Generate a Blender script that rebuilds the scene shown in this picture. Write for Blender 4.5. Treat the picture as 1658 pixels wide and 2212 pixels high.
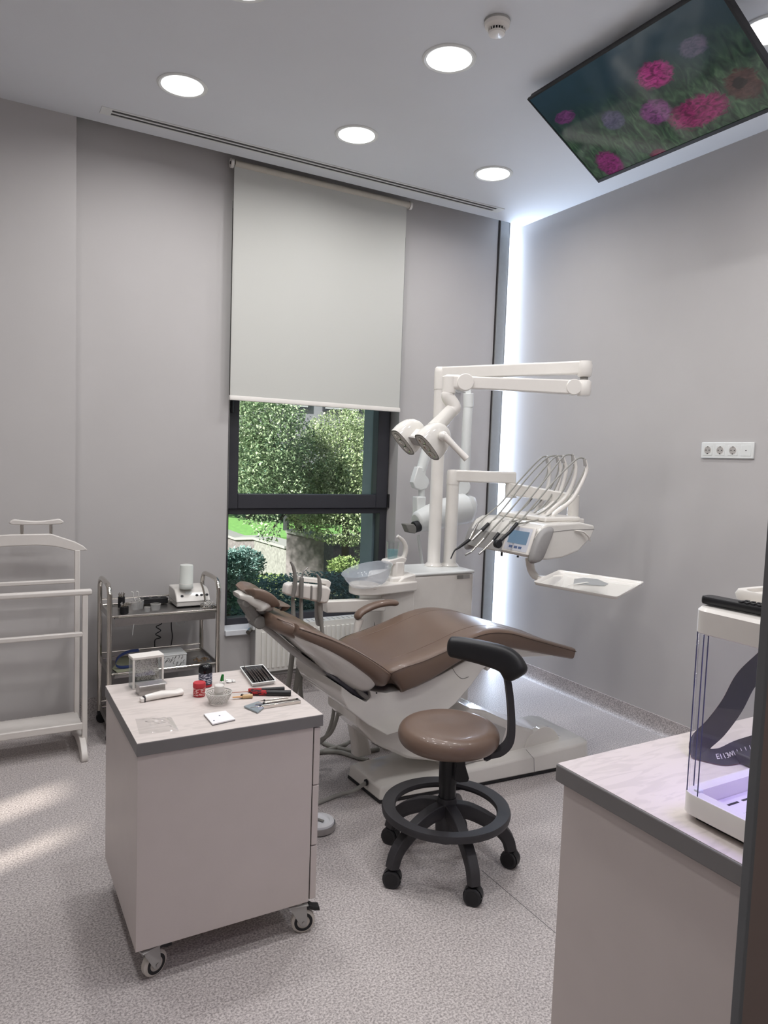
import bpy, bmesh, math, random
from mathutils import Vector, Matrix
random.seed(7)
PI = math.pi
for o in list(bpy.data.objects):
    bpy.data.objects.remove(o)
S = bpy.context.scene
COL = S.collection

# ------------------------------------------------------------------ camera
cd = bpy.data.cameras.new('camera')
cam = bpy.data.objects.new('camera', cd)
COL.objects.link(cam)
yaw, pitch, roll = 0.5184276, 0.074318, 0.0352463
fw = Vector((math.sin(yaw)*math.cos(pitch), math.cos(yaw)*math.cos(pitch), -math.sin(pitch)))
rt = Vector((math.cos(yaw), -math.sin(yaw), 0))
up = rt.cross(fw)
r2 = rt*math.cos(roll) + up*math.sin(roll)
u2 = -rt*math.sin(roll) + up*math.cos(roll)
m = Matrix((r2, u2, -fw)).transposed().to_4x4()
m.translation = Vector((0, 0, 1.5))
cam.matrix_world = m
cd.sensor_fit = 'VERTICAL'
cd.sensor_height = 24.0
cd.lens = 24.0*1557.77/2212.0
cd.clip_start = 0.02
S.camera = cam

# ------------------------------------------------------------------ world, sun, exposure
w = bpy.data.worlds.new('sky'); S.world = w; w.use_nodes = True
nt = w.node_tree
bg = nt.nodes['Background']
sky = nt.nodes.new('ShaderNodeTexSky')
try:
    sky.sky_type = 'HOSEK_WILKIE'
except Exception:
    pass
try:
    sky.sun_direction = Vector((-0.75, -0.35, 0.56)).normalized(); sky.turbidity = 3.5; sky.ground_albedo = 0.4
except Exception:
    pass
nt.links.new(sky.outputs[0], bg.inputs[0])
bg.inputs[1].default_value = 2.3
SUN_DIR = Vector((0.75, 0.35, -0.56)).normalized()     # the way the light travels: from over the building onto the garden
sd = bpy.data.lights.new('sun', 'SUN'); sd.energy = 12.0; sd.angle = math.radians(2.5); sd.color = (1.0, 0.96, 0.88)
so = bpy.data.objects.new('sun', sd); COL.objects.link(so)
so.rotation_euler = SUN_DIR.to_track_quat('-Z', 'Y').to_euler()
S.view_settings.view_transform = 'Standard'
S.view_settings.look = 'None'
S.view_settings.exposure = 0.34
S.view_settings.gamma = 1.0
S.view_settings.use_curve_mapping = False
S.render.engine = 'CYCLES'
S.cycles.max_bounces = 8
S.cycles.diffuse_bounces = 5
S.cycles.glossy_bounces = 4
S.cycles.transparent_max_bounces = 16
S.cycles.transmission_bounces = 8
S.cycles.caustics_reflective = False
S.cycles.caustics_refractive = False
S.cycles.sample_clamp_indirect = 6.0

def area_light(name, loc, direction, sx, sy, power, color, spread=PI, shape='RECTANGLE'):
    l = bpy.data.lights.new(name, 'AREA'); l.shape = shape; l.size = sx; l.size_y = sy
    l.energy = power; l.color = color; l.spread = spread
    o = bpy.data.objects.new(name, l); COL.objects.link(o); o.location = loc
    o.rotation_euler = Vector(direction).to_track_quat('-Z', 'Y').to_euler()
    return o
# daylight from the narrow full-height window slot between the corner post and the right wall
area_light('corner_window_daylight', (3.352, 4.20, 1.60), (-0.12, -1, 0), 0.036, 3.14, 23, (0.66, 0.79, 1.0))

# ------------------------------------------------------------------ materials
MATS = {}
def srgb(c):
    return tuple(((v/255.0)/12.92 if v/255.0 <= 0.04045 else ((v/255.0+0.055)/1.055)**2.4) for v in c)
def mat(name, rgb, rough=0.5, metal=0.0, spec=0.5, coat=0.0, var=0.04, scale=30.0, bump=0.0, bscale=200.0, trans=0.0, alpha=1.0, ior=1.45, sub=0.0):
    """procedural material: base colour in display values with a fine noise variation and optional bump"""
    if name in MATS: return MATS[name]
    m = bpy.data.materials.new(name); m.use_nodes = True; MATS[name] = m
    n = m.node_tree.nodes; l = m.node_tree.links; b = n['Principled BSDF']
    c = srgb(rgb)
    tc = n.new('ShaderNodeTexCoord'); nz = n.new('ShaderNodeTexNoise'); nz.inputs['Scale'].default_value = scale
    nz.inputs['Detail'].default_value = 3
    l.new(tc.outputs['Object'], nz.inputs['Vector'])
    cr = n.new('ShaderNodeValToRGB')
    cr.color_ramp.elements[0].position = 0.3; cr.color_ramp.elements[1].position = 0.7
    cr.color_ramp.elements[0].color = (*[v*(1-var) for v in c], 1)
    cr.color_ramp.elements[1].color = (*[min(1, v*(1+var)) for v in c], 1)
    l.new(nz.outputs['Fac'], cr.inputs[0]); l.new(cr.outputs[0], b.inputs['Base Color'])
    b.inputs['Roughness'].default_value = rough; b.inputs['Metallic'].default_value = metal
    b.inputs['Specular IOR Level'].default_value = spec; b.inputs['Coat Weight'].default_value = coat
    b.inputs['Transmission Weight'].default_value = trans; b.inputs['Alpha'].default_value = alpha; b.inputs['IOR'].default_value = ior
    if bump:
        bn = n.new('ShaderNodeTexNoise'); bn.inputs['Scale'].default_value = bscale
        l.new(tc.outputs['Object'], bn.inputs['Vector'])
        bp = n.new('ShaderNodeBump'); bp.inputs['Strength'].default_value = bump; bp.inputs['Distance'].default_value = 0.002
        l.new(bn.outputs['Fac'], bp.inputs['Height']); l.new(bp.outputs[0], b.inputs['Normal'])
    return m
def glass(name, tint, fac=0.08, rough=0.02, gloss=1.0):
    """thin clear sheet: mostly see-through with a Fresnel reflection"""
    if name in MATS: return MATS[name]
    m = bpy.data.materials.new(name); m.use_nodes = True; MATS[name] = m
    n = m.node_tree.nodes; l = m.node_tree.links; n.remove(n['Principled BSDF']); out = n['Material Output']
    t = n.new('ShaderNodeBsdfTransparent'); t.inputs[0].default_value = (*tint, 1)
    g = n.new('ShaderNodeBsdfGlossy'); g.inputs['Roughness'].default_value = rough; g.inputs['Color'].default_value = (gloss, gloss, gloss, 1)
    f = n.new('ShaderNodeMath'); f.operation = 'MULTIPLY'; f.inputs[1].default_value = 0.55
    lw = n.new('ShaderNodeLayerWeight'); lw.inputs[0].default_value = 0.5; pw = n.new('ShaderNodeMath'); pw.operation = 'POWER'; pw.inputs[1].default_value = 4.0
    l.new(lw.outputs['Facing'], pw.inputs[0]); l.new(pw.outputs[0], f.inputs[0])
    a = n.new('ShaderNodeMath'); a.operation = 'ADD'; a.inputs[1].default_value = fac; a.use_clamp = True
    x = n.new('ShaderNodeMixShader')
    l.new(f.outputs[0], a.inputs[0]); l.new(a.outputs[0], x.inputs[0]); l.new(t.outputs[0], x.inputs[1]); l.new(g.outputs[0], x.inputs[2]); l.new(x.outputs[0], out.inputs[0])
    return m
def frost(name, rgb, fac=0.4, rough=0.25):
    """milky see-through plastic: part plain surface, part transparent"""
    if name in MATS: return MATS[name]
    m = mat(name, rgb, rough, var=0.01); n = m.node_tree.nodes; l = m.node_tree.links; b = n['Principled BSDF']; out = n['Material Output']
    t = n.new('ShaderNodeBsdfTransparent'); x = n.new('ShaderNodeMixShader'); x.inputs[0].default_value = fac
    l.new(t.outputs[0], x.inputs[1]); l.new(b.outputs[0], x.inputs[2]); l.new(x.outputs[0], out.inputs[0])
    return m
def emit(name, col, strength, base=0.8):
    if name in MATS: return MATS[name]
    m = bpy.data.materials.new(name); m.use_nodes = True; MATS[name] = m
    b = m.node_tree.nodes['Principled BSDF']
    b.inputs['Base Color'].default_value = (base, base, base, 1); b.inputs['Emission Color'].default_value = (*col, 1); b.inputs['Emission Strength'].default_value = strength
    return m

M_wall = mat('wall_paint', (187, 184, 183), 0.75, var=0.015, scale=4, bump=0.05, bscale=400)
M_ceil = mat('ceiling_paint', (222, 225, 229), 0.8, var=0.01, scale=3)
M_white = mat('white_plastic', (226, 222, 216), 0.3, coat=0.2, var=0.01)
M_gloss = mat('glossy_white_shell', (222, 219, 213), 0.13, coat=0.5, var=0.01)
M_white2 = mat('cool_white_plastic', (224, 226, 224), 0.35, var=0.01)
M_lac = mat('white_lacquered_wood', (214, 209, 204), 0.38, var=0.02, scale=15)
M_cab = mat('warm_grey_laminate', (200, 191, 187), 0.42, var=0.015, scale=12)
M_edge = mat('dark_grey_edge_band', (118, 116, 116), 0.45, var=0.02)
M_black = mat('black_plastic', (24, 24, 27), 0.42, var=0.05)
M_dark = mat('dark_rubber', (40, 40, 43), 0.55, var=0.05)
M_grey = mat('grey_plastic', (128, 126, 122), 0.45, var=0.02)
M_lgrey = mat('light_grey_plastic', (168, 166, 163), 0.42, var=0.02)
M_hose = mat('grey_hose', (150, 149, 143), 0.5, var=0.03)
M_chrome = mat('chrome', (205, 200, 192), 0.13, metal=1.0, var=0.02)
M_steel = mat('brushed_steel', (176, 174, 172), 0.32, metal=1.0, var=0.04, scale=80)
M_frame = mat('anthracite_window_frame', (52, 52, 58), 0.45, var=0.03)
M_leather = mat('brown_upholstery', (108, 89, 77), 0.36, coat=0.15, var=0.03, scale=8, bump=0.12, bscale=350)
M_seam = mat('dark_brown_piping', (74, 58, 50), 0.6, var=0.03)
M_glass = glass('window_glass', (0.93, 0.97, 0.96), 0.02)
M_clear = glass('clear_plastic', (0.93, 0.94, 0.94), 0.05, 0.08)
M_rad = mat('radiator_enamel', (226, 224, 218), 0.35, var=0.01)

def laminate(name, rgb):
    m = mat(name, rgb, 0.45, var=0.0)
    n = m.node_tree.nodes; l = m.node_tree.links; b = n['Principled BSDF']
    tc = n.new('ShaderNodeTexCoord'); mp = n.new('ShaderNodeMapping'); mp.inputs['Rotation'].default_value = (0, 0, 0.5); mp.inputs['Scale'].default_value = (3, 14, 3)
    w1 = n.new('ShaderNodeTexNoise'); w1.inputs['Scale'].default_value = 3; w1.inputs['Detail'].default_value = 8; w1.inputs['Distortion'].default_value = 1.2
    cr = n.new('ShaderNodeValToRGB'); c = srgb(rgb)
    cr.color_ramp.elements[0].position = 0.42; cr.color_ramp.elements[0].color = (*[v*0.90 for v in c], 1)
    cr.color_ramp.elements[1].position = 0.52; cr.color_ramp.elements[1].color = (*c, 1)
    l.new(tc.outputs['Object'], mp.inputs[0]); l.new(mp.outputs[0], w1.inputs['Vector']); l.new(w1.outputs['Fac'], cr.inputs[0]); l.new(cr.outputs[0], b.inputs['Base Color'])
    return m
M_top = laminate('veined_stone_laminate', (205, 196, 191))

def floor_mat():
    m = bpy.data.materials.new('speckled_vinyl'); m.use_nodes = True; MATS['speckled_vinyl'] = m
    n = m.node_tree.nodes; l = m.node_tree.links; b = n['Principled BSDF']
    g = n.new('ShaderNodeNewGeometry')
    v = n.new('ShaderNodeTexNoise'); v.inputs['Scale'].default_value = 150; v.inputs['Detail'].default_value = 2; v.inputs['Roughness'].default_value = 0.7
    cr = n.new('ShaderNodeValToRGB'); e = cr.color_ramp.elements
    e[0].position = 0.36; e[0].color = (*srgb((140, 133, 132)), 1); e[1].position = 0.62; e[1].color = (*srgb((206, 199, 197)), 1)
    v2 = n.new('ShaderNodeTexVoronoi'); v2.inputs['Scale'].default_value = 70
    cr2 = n.new('ShaderNodeValToRGB'); e2 = cr2.color_ramp.elements
    e2[0].position = 0.08; e2[0].color = (0.45, 0.45, 0.45, 1); e2[1].position = 0.16; e2[1].color = (1, 1, 1, 1)
    mx = n.new('ShaderNodeMix'); mx.data_type = 'RGBA'; mx.blend_type = 'MULTIPLY'; mx.inputs[0].default_value = 0.35
    l.new(g.outputs['Position'], v.inputs['Vector']); l.new(g.outputs['Position'], v2.inputs['Vector'])
    l.new(v.outputs['Fac'], cr.inputs[0]); l.new(v2.outputs['Distance'], cr2.inputs[0])
    l.new(cr.outputs[0], mx.inputs[6]); l.new(cr2.outputs[0], mx.inputs[7]); l.new(mx.outputs[2], b.inputs['Base Color'])
    b.inputs['Roughness'].default_value = 0.5
    return m
M_floor = floor_mat()

# ------------------------------------------------------------------ geometry helpers
class G:
    def __init__(s): s.v = []; s.f = []
    def add(s, v, f):
        b = len(s.v); s.v += [tuple(p) for p in v]; s.f += [tuple(i+b for i in q) for q in f]; return s
    def box(s, a, b, M=None):
        x0, y0, z0 = a; x1, y1, z1 = b
        v = [(x0,y0,z0),(x1,y0,z0),(x1,y1,z0),(x0,y1,z0),(x0,y0,z1),(x1,y0,z1),(x1,y1,z1),(x0,y1,z1)]
        if M: v = [M @ Vector(p) for p in v]
        return s.add(v, [(0,3,2,1),(4,5,6,7),(0,1,5,4),(1,2,6,5),(2,3,7,6),(3,0,4,7)])
    def obox(s, c, sx, sy, sz, ax=(1,0,0), az=(0,0,1)):
        """box centred at c, x axis along ax, z axis roughly az"""
        X = Vector(ax).normalized(); Z = Vector(az); Y = Z.cross(X).normalized(); Z = X.cross(Y)
        c = Vector(c)
        v = [c + X*(i*sx/2) + Y*(j*sy/2) + Z*(k*sz/2) for k in (-1,1) for i, j in ((-1,-1),(1,-1),(1,1),(-1,1))]
        return s.add(v, [(0,3,2,1),(4,5,6,7),(0,1,5,4),(1,2,6,5),(2,3,7,6),(3,0,4,7)])
    def rings(s, R, cap=True, closed=False):
        n = len(R[0]); b = len(s.v)
        for r in R: s.v += [tuple(p) for p in r]
        k = len(R)
        for i in range(k if closed else k-1):
            for j in range(n):
                s.f.append((b+i*n+j, b+i*n+(j+1) % n, b+((i+1) % k)*n+(j+1) % n, b+((i+1) % k)*n+j))
        if cap and not closed:
            s.f.append(tuple(b+j for j in reversed(range(n)))); s.f.append(tuple(b+(k-1)*n+j for j in range(n)))
        return s
    def tube(s, pts, r, n=10, cap=True, closed=False, sm=0, flat=1.0):
        pts = [Vector(p) for p in pts]
        if sm: 
            rr = r if isinstance(r, (list, tuple)) else None
            if rr: r = resample([Vector((q, 0, 0)) for q in rr], sm); r = [q.x for q in r]
            pts = resample(pts, sm, closed)
        k = len(pts); R = []
        T = []
        for i in range(k):
            a = pts[i-1] if (i or closed) else pts[0]; b = pts[(i+1) % k] if (i < k-1 or closed) else pts[-1]
            t = (b-a); T.append(t.normalized() if t.length > 1e-9 else Vector((0,0,1)))
        N = T[0].orthogonal().normalized()
        if abs(T[0].z) < 0.95: N = (Vector((0,0,1)) - T[0]*T[0].z).normalized()
        for i in range(k):
            N = (N - T[i]*N.dot(T[i]))
            N = N.normalized() if N.length > 1e-6 else T[i].orthogonal().normalized()
            B = T[i].cross(N); q = r[i] if isinstance(r, (list, tuple)) else r
            R.append([pts[i] + N*(math.cos(2*PI*j/n)*q*flat) + B*(math.sin(2*PI*j/n)*q) for j in range(n)])
        return s.rings(R, cap, closed)
    def cyl(s, a, b, r0, r1=None, n=24):
        return s.tube([a, b], [r0, r0 if r1 is None else r1], n)
    def lathe(s, prof, c=(0,0,0), axis=(0,0,1), n=28, cap=True, scale=(1,1)):
        A = Vector(axis).normalized(); U = Vector((1,0,0)) if abs(A.x) < 0.9 else Vector((0,1,0))
        U = (U - A*A.dot(U)).normalized(); V = A.cross(U); c = Vector(c)
        R = [[c + A*h + U*(math.cos(2*PI*j/n)*r*scale[0]) + V*(math.sin(2*PI*j/n)*r*scale[1]) for j in range(n)] for r, h in prof]
        return s.rings(R, cap)
    def prism(s, poly, o, u, v, d):
        """polygon (a, b) -> o + a*u + b*v, extruded by vector d"""
        o, u, v, d = Vector(o), Vector(u), Vector(v), Vector(d)
        P = [o + u*a + v*b for a, b in poly]
        return s.rings([P, [p+d for p in P]])
    def sphere(s, c, r, n=16, k=10, sc=(1,1,1)):
        c = Vector(c); R = []
        for i in range(k+1):
            t = PI*i/k; q = max(math.sin(t), 1e-3)*r
            R.append([c + Vector((math.cos(2*PI*j/n)*q*sc[0], math.sin(2*PI*j/n)*q*sc[1], -math.cos(t)*r*sc[2])) for j in range(n)])
        return s.rings(R)
    def xf(s, M, start=0):
        s.v = s.v[:start] + [tuple(M @ Vector(p)) for p in s.v[start:]]; return s
    def build(s, name, m, parent=None, bevel=0.0, seg=2, sub=0, sharp=35, loc=None):
        me = bpy.data.meshes.new(name)
        wl = Vector((0,0,0))
        if parent is not None: wl = wloc(parent)
        elif loc is not None: wl = Vector(loc)
        elif s.v:
            xs = [p[0] for p in s.v]; ys = [p[1] for p in s.v]; wl = Vector(((min(xs)+max(xs))/2, (min(ys)+max(ys))/2, min(p[2] for p in s.v)))
        org = wl if parent is None else wl
        me.from_pydata([(p[0]-org.x, p[1]-org.y, p[2]-org.z) for p in s.v], [], s.f)
        me.validate()
        bm = bmesh.new(); bm.from_mesh(me); bmesh.ops.recalc_face_normals(bm, faces=bm.faces); bm.to_mesh(me); bm.free()
        me.polygons.foreach_set('use_smooth', [True]*len(me.polygons))
        me.set_sharp_from_angle(angle=math.radians(sharp))
        if m: me.materials.append(m)
        o = bpy.data.objects.new(name, me); COL.objects.link(o)
        if parent is not None: o.parent = parent
        else: o.location = org
        if bevel:
            bv = o.modifiers.new('bevel', 'BEVEL'); bv.width = bevel; bv.segments = seg; bv.limit_method = 'ANGLE'; bv.angle_limit = math.radians(40)
            bv.harden_normals = False
        if sub:
            sb = o.modifiers.new('subsurf', 'SUBSURF'); sb.levels = sub; sb.render_levels = sub
        return o
def wloc(o):
    l = Vector((0,0,0))
    while o is not None: l += o.location; o = o.parent
    return l
def resample(P, k, closed=False):
    """Catmull-Rom through P with k steps per span"""
    out = []; n = len(P)
    spans = n if closed else n-1
    for i in range(spans):
        p1 = P[i]; p2 = P[(i+1) % n]
        p0 = P[i-1] if (i or closed) else p1*2-p2
        p3 = P[(i+2) % n] if (i+2 < n or closed) else p2*2-p1
        for j in range(k):
            t = j/k
            out.append(0.5*((2*p1)+(p2-p0)*t+(2*p0-5*p1+4*p2-p3)*t*t+(3*p1-p0-3*p2+p3)*t*t*t))
    if not closed: out.append(P[-1])
    return out
def smooth2(poly, k=4, closed=True):
    return [(p.x, p.y) for p in resample([Vector((a, b, 0)) for a, b in poly], k, closed)]
def tag(o, label=None, cat=None, group=None, kind=None):
    if label: o['label'] = label
    if cat: o['category'] = cat
    if group: o['group'] = group
    if kind: o['kind'] = kind
    return o
def thing(name, loc, label, cat, group=None):
    o = bpy.data.objects.new(name, None); o.empty_display_size = 0.05; COL.objects.link(o); o.location = loc
    return tag(o, label, cat, group)
def struct(g, name, m, label=None, bevel=0.0, loc=(0,0,0), **k):
    return tag(g.build(name, m, None, bevel, loc=loc, **k), label, None, None, 'structure')
def rrect(w, h, r, n=5):
    """rounded rectangle outline centred at 0"""
    out = []
    for cx, cy, a0 in ((w/2-r, h/2-r, 0), (-w/2+r, h/2-r, 90), (-w/2+r, -h/2+r, 180), (w/2-r, -h/2+r, 270)):
        for i in range(n+1):
            a = math.radians(a0 + 90*i/n); out.append((cx+r*math.cos(a), cy+r*math.sin(a)))
    return out
def copy_tree(o, loc, label=None):
    c = o.copy(); COL.objects.link(c); c.location = loc
    if label: c['label'] = label
    for ch in list(o.children):
        d = ch.copy(); COL.objects.link(d); d.parent = c
        for g2 in list(ch.children):
            e = g2.copy(); COL.objects.link(e); e.parent = d
    return c
def slab(path, ta, hw, yc, n=20, k=4, e=0.5, dish=0.0, side='xz'):
    """upholstered slab swept along path (x, z) with thickness below, half width, superellipse section; dish lowers the middle of the top"""
    P = resample([Vector((p[0], 0, p[1])) for p in path], k)
    TT = [q.x for q in resample([Vector((t, 0, 0)) for t in ta], k)]
    HW = [q.x for q in resample([Vector((t, 0, 0)) for t in hw], k)]
    R = []
    for i, p in enumerate(P):
        a = P[max(i-1, 0)]; b = P[min(i+1, len(P)-1)]; t = (b-a).normalized(); N = Vector((-t.z, 0, t.x))
        if N.z < 0: N = -N
        c = p - N*(TT[i]/2); r = []
        for j in range(n):
            an = 2*PI*j/n; cs, sn = math.cos(an), math.sin(an)
            y = math.copysign(abs(cs)**e, cs)*HW[i]; h = math.copysign(abs(sn)**e, sn)*TT[i]/2
            if sn > 0: h -= dish*(1-(y/HW[i])**2)*sn
            r.append((c.x+N.x*h, yc+y, c.z+N.z*h))
        R.append(r)
    return G().rings(R)

# ================================================================== THE ROOM
H = 3.162
g = G().box((-1.6, -1.2, -0.12), (3.5, 4.6, 0)); struct(g, 'floor', M_floor, 'speckled grey vinyl floor')
g = G().box((-1.6, -1.2, H), (3.371, 4.075, H+0.25)); struct(g, 'ceiling', M_ceil, 'flat white ceiling')
g = G().box((-1.6, 4.075, H+0.2), (3.6, 4.75, H+0.3)); struct(g, 'ceiling_recess', M_wall, 'shadowed recess above the window wall')
# window wall, recessed behind the ceiling edge, with the tall opening
X0, X1, ZS = 1.308, 2.476, 0.43
g = G().box((0.462, 4.18, 0), (X0, 4.55, H+0.2)).box((X1, 4.18, 0), (3.2335, 4.55, H+0.2)).box((X0, 4.18, 0), (X1, 4.55, ZS)).box((X0, 4.18, 2.95), (X1, 4.55, H+0.2))
struct(g, 'wall_window', M_wall, 'grey wall around the tall window')
g = G().box((-1.6, 4.075, 0), (0.462, 4.55, H)); struct(g, 'wall_left_bay', M_wall, 'grey wall bay left of the window wall', loc=(0,0,0))
g = G().box((3.371, 0.4, 0), (3.6, 4.55, H+0.2)); struct(g, 'wall_right', M_wall, 'plain grey wall with the sockets')
g = G().box((3.15, 4.46, 0), (3.6, 4.55, H+0.2)); struct(g, 'wall_corner', M_white, 'end of the recess behind the corner post')
g = G().box((3.3325, 4.206, 0.02), (3.3705, 4.212, H+0.18)); struct(g, 'window_4', emit('daylit_glazing', (0.72, 0.84, 1.0), 3.0), 'bright daylit window slot beside the corner post')
# left wall (outside the picture) with two added slots, shaped to land sun patches on the floor
g = G().box((-1.72, -1.2, 0), (-1.6, 1.94, H+0.3)).box((-1.72, 2.10, 0), (-1.6, 2.30, H+0.3)).box((-1.72, 2.53, 0), (-1.6, 4.55, H+0.3))
g.box((-1.72, 1.94, 0), (-1.6, 2.10, 1.06)).box((-1.72, 1.94, 1.52), (-1.6, 2.10, H+0.3)).box((-1.72, 2.30, 0), (-1.6, 2.53, 1.06)).box((-1.72, 2.30, 1.52), (-1.6, 2.53, H+0.3))
struct(g, 'wall_left', M_wall, 'grey side wall')
g = G().box((1.05, 0.30, 0), (3.5, 0.40, H)).box((-1.6, 0.30, 0), (-0.45, 0.40, H)).box((-0.45, 0.30, 2.7), (1.05, 0.40, H))
struct(g, 'wall_front', M_wall, 'wall around the doorway the camera stands in')
dr = tag(G().box((0.640, 0.3922, 0), (1.05, 0.3992, 2.7)).build('door_1', mat('door_leaf_paint', (122, 106, 100), 0.5, var=0.02), None, loc=(0.85, 0.396, 0)), 'brown grey door panel at the right edge of the view', None, None, 'structure')
G().box((0.634, 0.3915, 0), (0.640, 0.4000, 2.7)).build('door_edge', mat('door_lining', (98, 99, 101), 0.5), dr, 0.0008)
g = G().box((-1.7, -1.3, 0), (3.5, -1.2, H)).box((3.5, -1.2, 0), (3.6, 0.4, H)); struct(g, 'wall_back', M_wall, 'corridor wall behind the camera')
# corner post with the dark joint on its left
for i_, (ya, yb_) in enumerate(((1.93, 2.11), (2.29, 2.54))):  # unseen panes in the added sun slots, tinted to weaken the floor patches
    tag(G().box((-1.64, ya, 1.05), (-1.635, yb_, 1.53)).build('window_%d' % (i_+2), glass('sun_dimming_pane', (0.62, 0.61, 0.60), 0.02), None, loc=(-1.64, (ya+yb_)/2, 1.05)), 'unseen pane added in a left wall slot to dim the sun patch', None, None, 'structure')
g = G().box((3.242, 4.166, 0), (3.320, 4.24, H+0.2)).box((3.323, 4.168, 0), (3.332, 4.24, H+0.2)); struct(g, 'trim_1', mat('post_paint', (142, 143, 142), 0.5), 'slim grey post in the right corner', 0.002)
g = G().box((3.233, 4.175, 0), (3.243, 4.2, H+0.2)); struct(g, 'trim_2', mat('dark_joint', (50, 46, 46), 0.6), 'dark joint line beside the corner post')
# coved vinyl baseboards
def cove(a, b, inward, h=0.10, name='baseboard_right', lab=''):
    a, b, n = Vector(a), Vector(b), Vector(inward)
    prof = [(0, 0), (0.032, 0), (0.022, 0.004), (0.013, 0.012), (0.008, 0.026), (0.006, 0.05), (0.006, h), (0, h)]
    g = G().rings([[p + n*u + Vector((0, 0, z)) for u, z in prof] for p in (a, b)])
    struct(g, name, M_floor, lab, loc=(0,0,0))
cove((3.371, 0.5, 0), (3.371, 4.5, 0), (-1, 0, 0), 0.10, 'baseboard_right', 'coved speckled vinyl skirting of the right wall')
cove((0.462, 4.18, 0), (3.233, 4.18, 0), (0, -1, 0), 0.12, 'baseboard_window', 'coved speckled vinyl skirting under the window')
cove((-1.6, 4.075, 0), (0.462, 4.075, 0), (0, -1, 0), 0.09, 'baseboard_left_bay', 'coved speckled vinyl skirting of the left bay')
g = G().tube([(1.617, 2.0151, 0.0003), (1.6143, 1.6221, 0.0003)], 0.0012, 6); struct(g, 'floor_seam', M_edge, 'welded seam line in the vinyl floor')

# ---- window
win = tag(bpy.data.objects.new('window_1', None), 'tall dark framed window half covered by the blind', None, None, 'structure'); COL.objects.link(win); win.location = ((X0+X1)/2, 4.30, ZS)
yf, yb = 4.30, 4.37
FL, FR = X0, X1                                    # frame outer sides
g = G().box((FL, yf, ZS), (FL+0.05, yb, 2.95)).box((FR-0.055, yf, ZS), (FR, yb, 2.95)).box((FL+0.05, yf, ZS), (FR-0.055, yb, ZS+0.045)).box((FL+0.05, yf, 2.90), (FR-0.055, yb, 2.95)).box((FL+0.05, yf, 1.122), (FR-0.055, yb, 1.159))
g.build('window_frame', M_frame, win, 0.003)
# opening sash above the transom
sx0, sx1, sz0, sz1 = FL+0.012, FR-0.012, 1.160, 2.93
g = G().box((sx0, yf-0.02, sz0), (sx0+0.088, yb-0.01, sz1)).box((sx1-0.088, yf-0.02, sz0), (sx1, yb-0.01, sz1)).box((sx0+0.088, yf-0.02, sz0), (sx1-0.088, yb-0.01, sz0+0.09)).box((sx0+0.088, yf-0.02, sz1-0.09), (sx1-0.088, yb-0.01, sz1))
sash = g.build('window_sash', M_frame, win, 0.004)
g = G().tube([(sx0+0.03, yf-0.05, 1.74), (sx0+0.03, yf-0.05, 1.85)], 0.011, 10).box((sx0+0.018, yf-0.035, 1.80), (sx0+0.042, yf-0.018, 1.87))
g.build('window_handle', M_black, win, 0.003)
g = G().cyl((sx1+0.006, yf-0.022, 1.165), (sx1+0.006, yf-0.022, 1.255), 0.010, n=12); g.build('hinge', M_black, win)
g = G().box((sx0+0.08, 4.325, sz0+0.08), (sx1-0.08, 4.331, sz1-0.08)); g.build('pane', M_glass, win)
g = G().box((FL+0.04, 4.335, ZS+0.04), (FR-0.045, 4.341, 1.125)); g.build('pane', M_glass, win)
g = G().box((FR-0.067, 4.38, ZS), (FR-0.0, 4.55, 2.95)); g.build('outer_reveal', mat('blue_grey_metal', (118, 130, 140), 0.5), win)
g = G().box((X0, 4.155, ZS-0.03), (X1, 4.30, ZS+0.004)); g.build('window_sill', mat('sill_stone', (226, 228, 232), 0.4, var=0.03, scale=60), win, 0.004)

# ---- roller blind
rb = thing('roller_blind', (1.87, 4.12, 1.81), 'off-white roller blind pulled halfway down over the tall window', 'blind')
def blind_mat():
    m = mat('blind_fabric', (212, 212, 207), 0.9, var=0.012, scale=900)
    n = m.node_tree.nodes; l = m.node_tree.links; b = n['Principled BSDF']; out = n['Material Output']
    t = n.new('ShaderNodeBsdfTranslucent'); t.inputs[0].default_value = (0.80, 0.81, 0.78, 1)
    x = n.new('ShaderNodeMixShader'); x.inputs[0].default_value = 0.18
    l.new(b.outputs[0], x.inputs[1]); l.new(t.outputs[0], x.inputs[2]); l.new(x.outputs[0], out.inputs[0])
    return m
g = G().box((1.294, 4.1185, 1.83), (2.438, 4.1205, 3.13)); g.build('blind_fabric', blind_mat(), rb)
g = G().prism([(-0.008, 0), (0.008, 0), (0.010, 0.012), (0.004, 0.028), (-0.004, 0.028), (-0.010, 0.012)], (1.290, 4.12, 1.806), (0, 1, 0), (0, 0, 1), (1.152, 0, 0)); g.build('bottom_bar', M_white, rb, 0.002)
g = G().cyl((1.30, 4.128, 3.138), (2.46, 4.128, 3.138), 0.021, n=20); g.build('roller', mat('beige_tube', (196, 190, 178), 0.6), rb)
for x in (1.283, 2.468):
    g = G().cyl((x-0.008, 4.128, 3.138), (x+0.008, 4.128, 3.138), 0.026, n=20); b = g.build('roller_bracket', M_white, rb)
    G().cyl((x-0.010, 4.128, 3.138), (x+0.010, 4.128, 3.138), 0.009, n=12).build('pin', M_black, b)
g = G().tube([(1.288, 4.10, 3.12), (1.2885, 4.10, 0.9)], 0.0015, 6); g.build('pull_cord', M_grey, rb)

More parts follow.
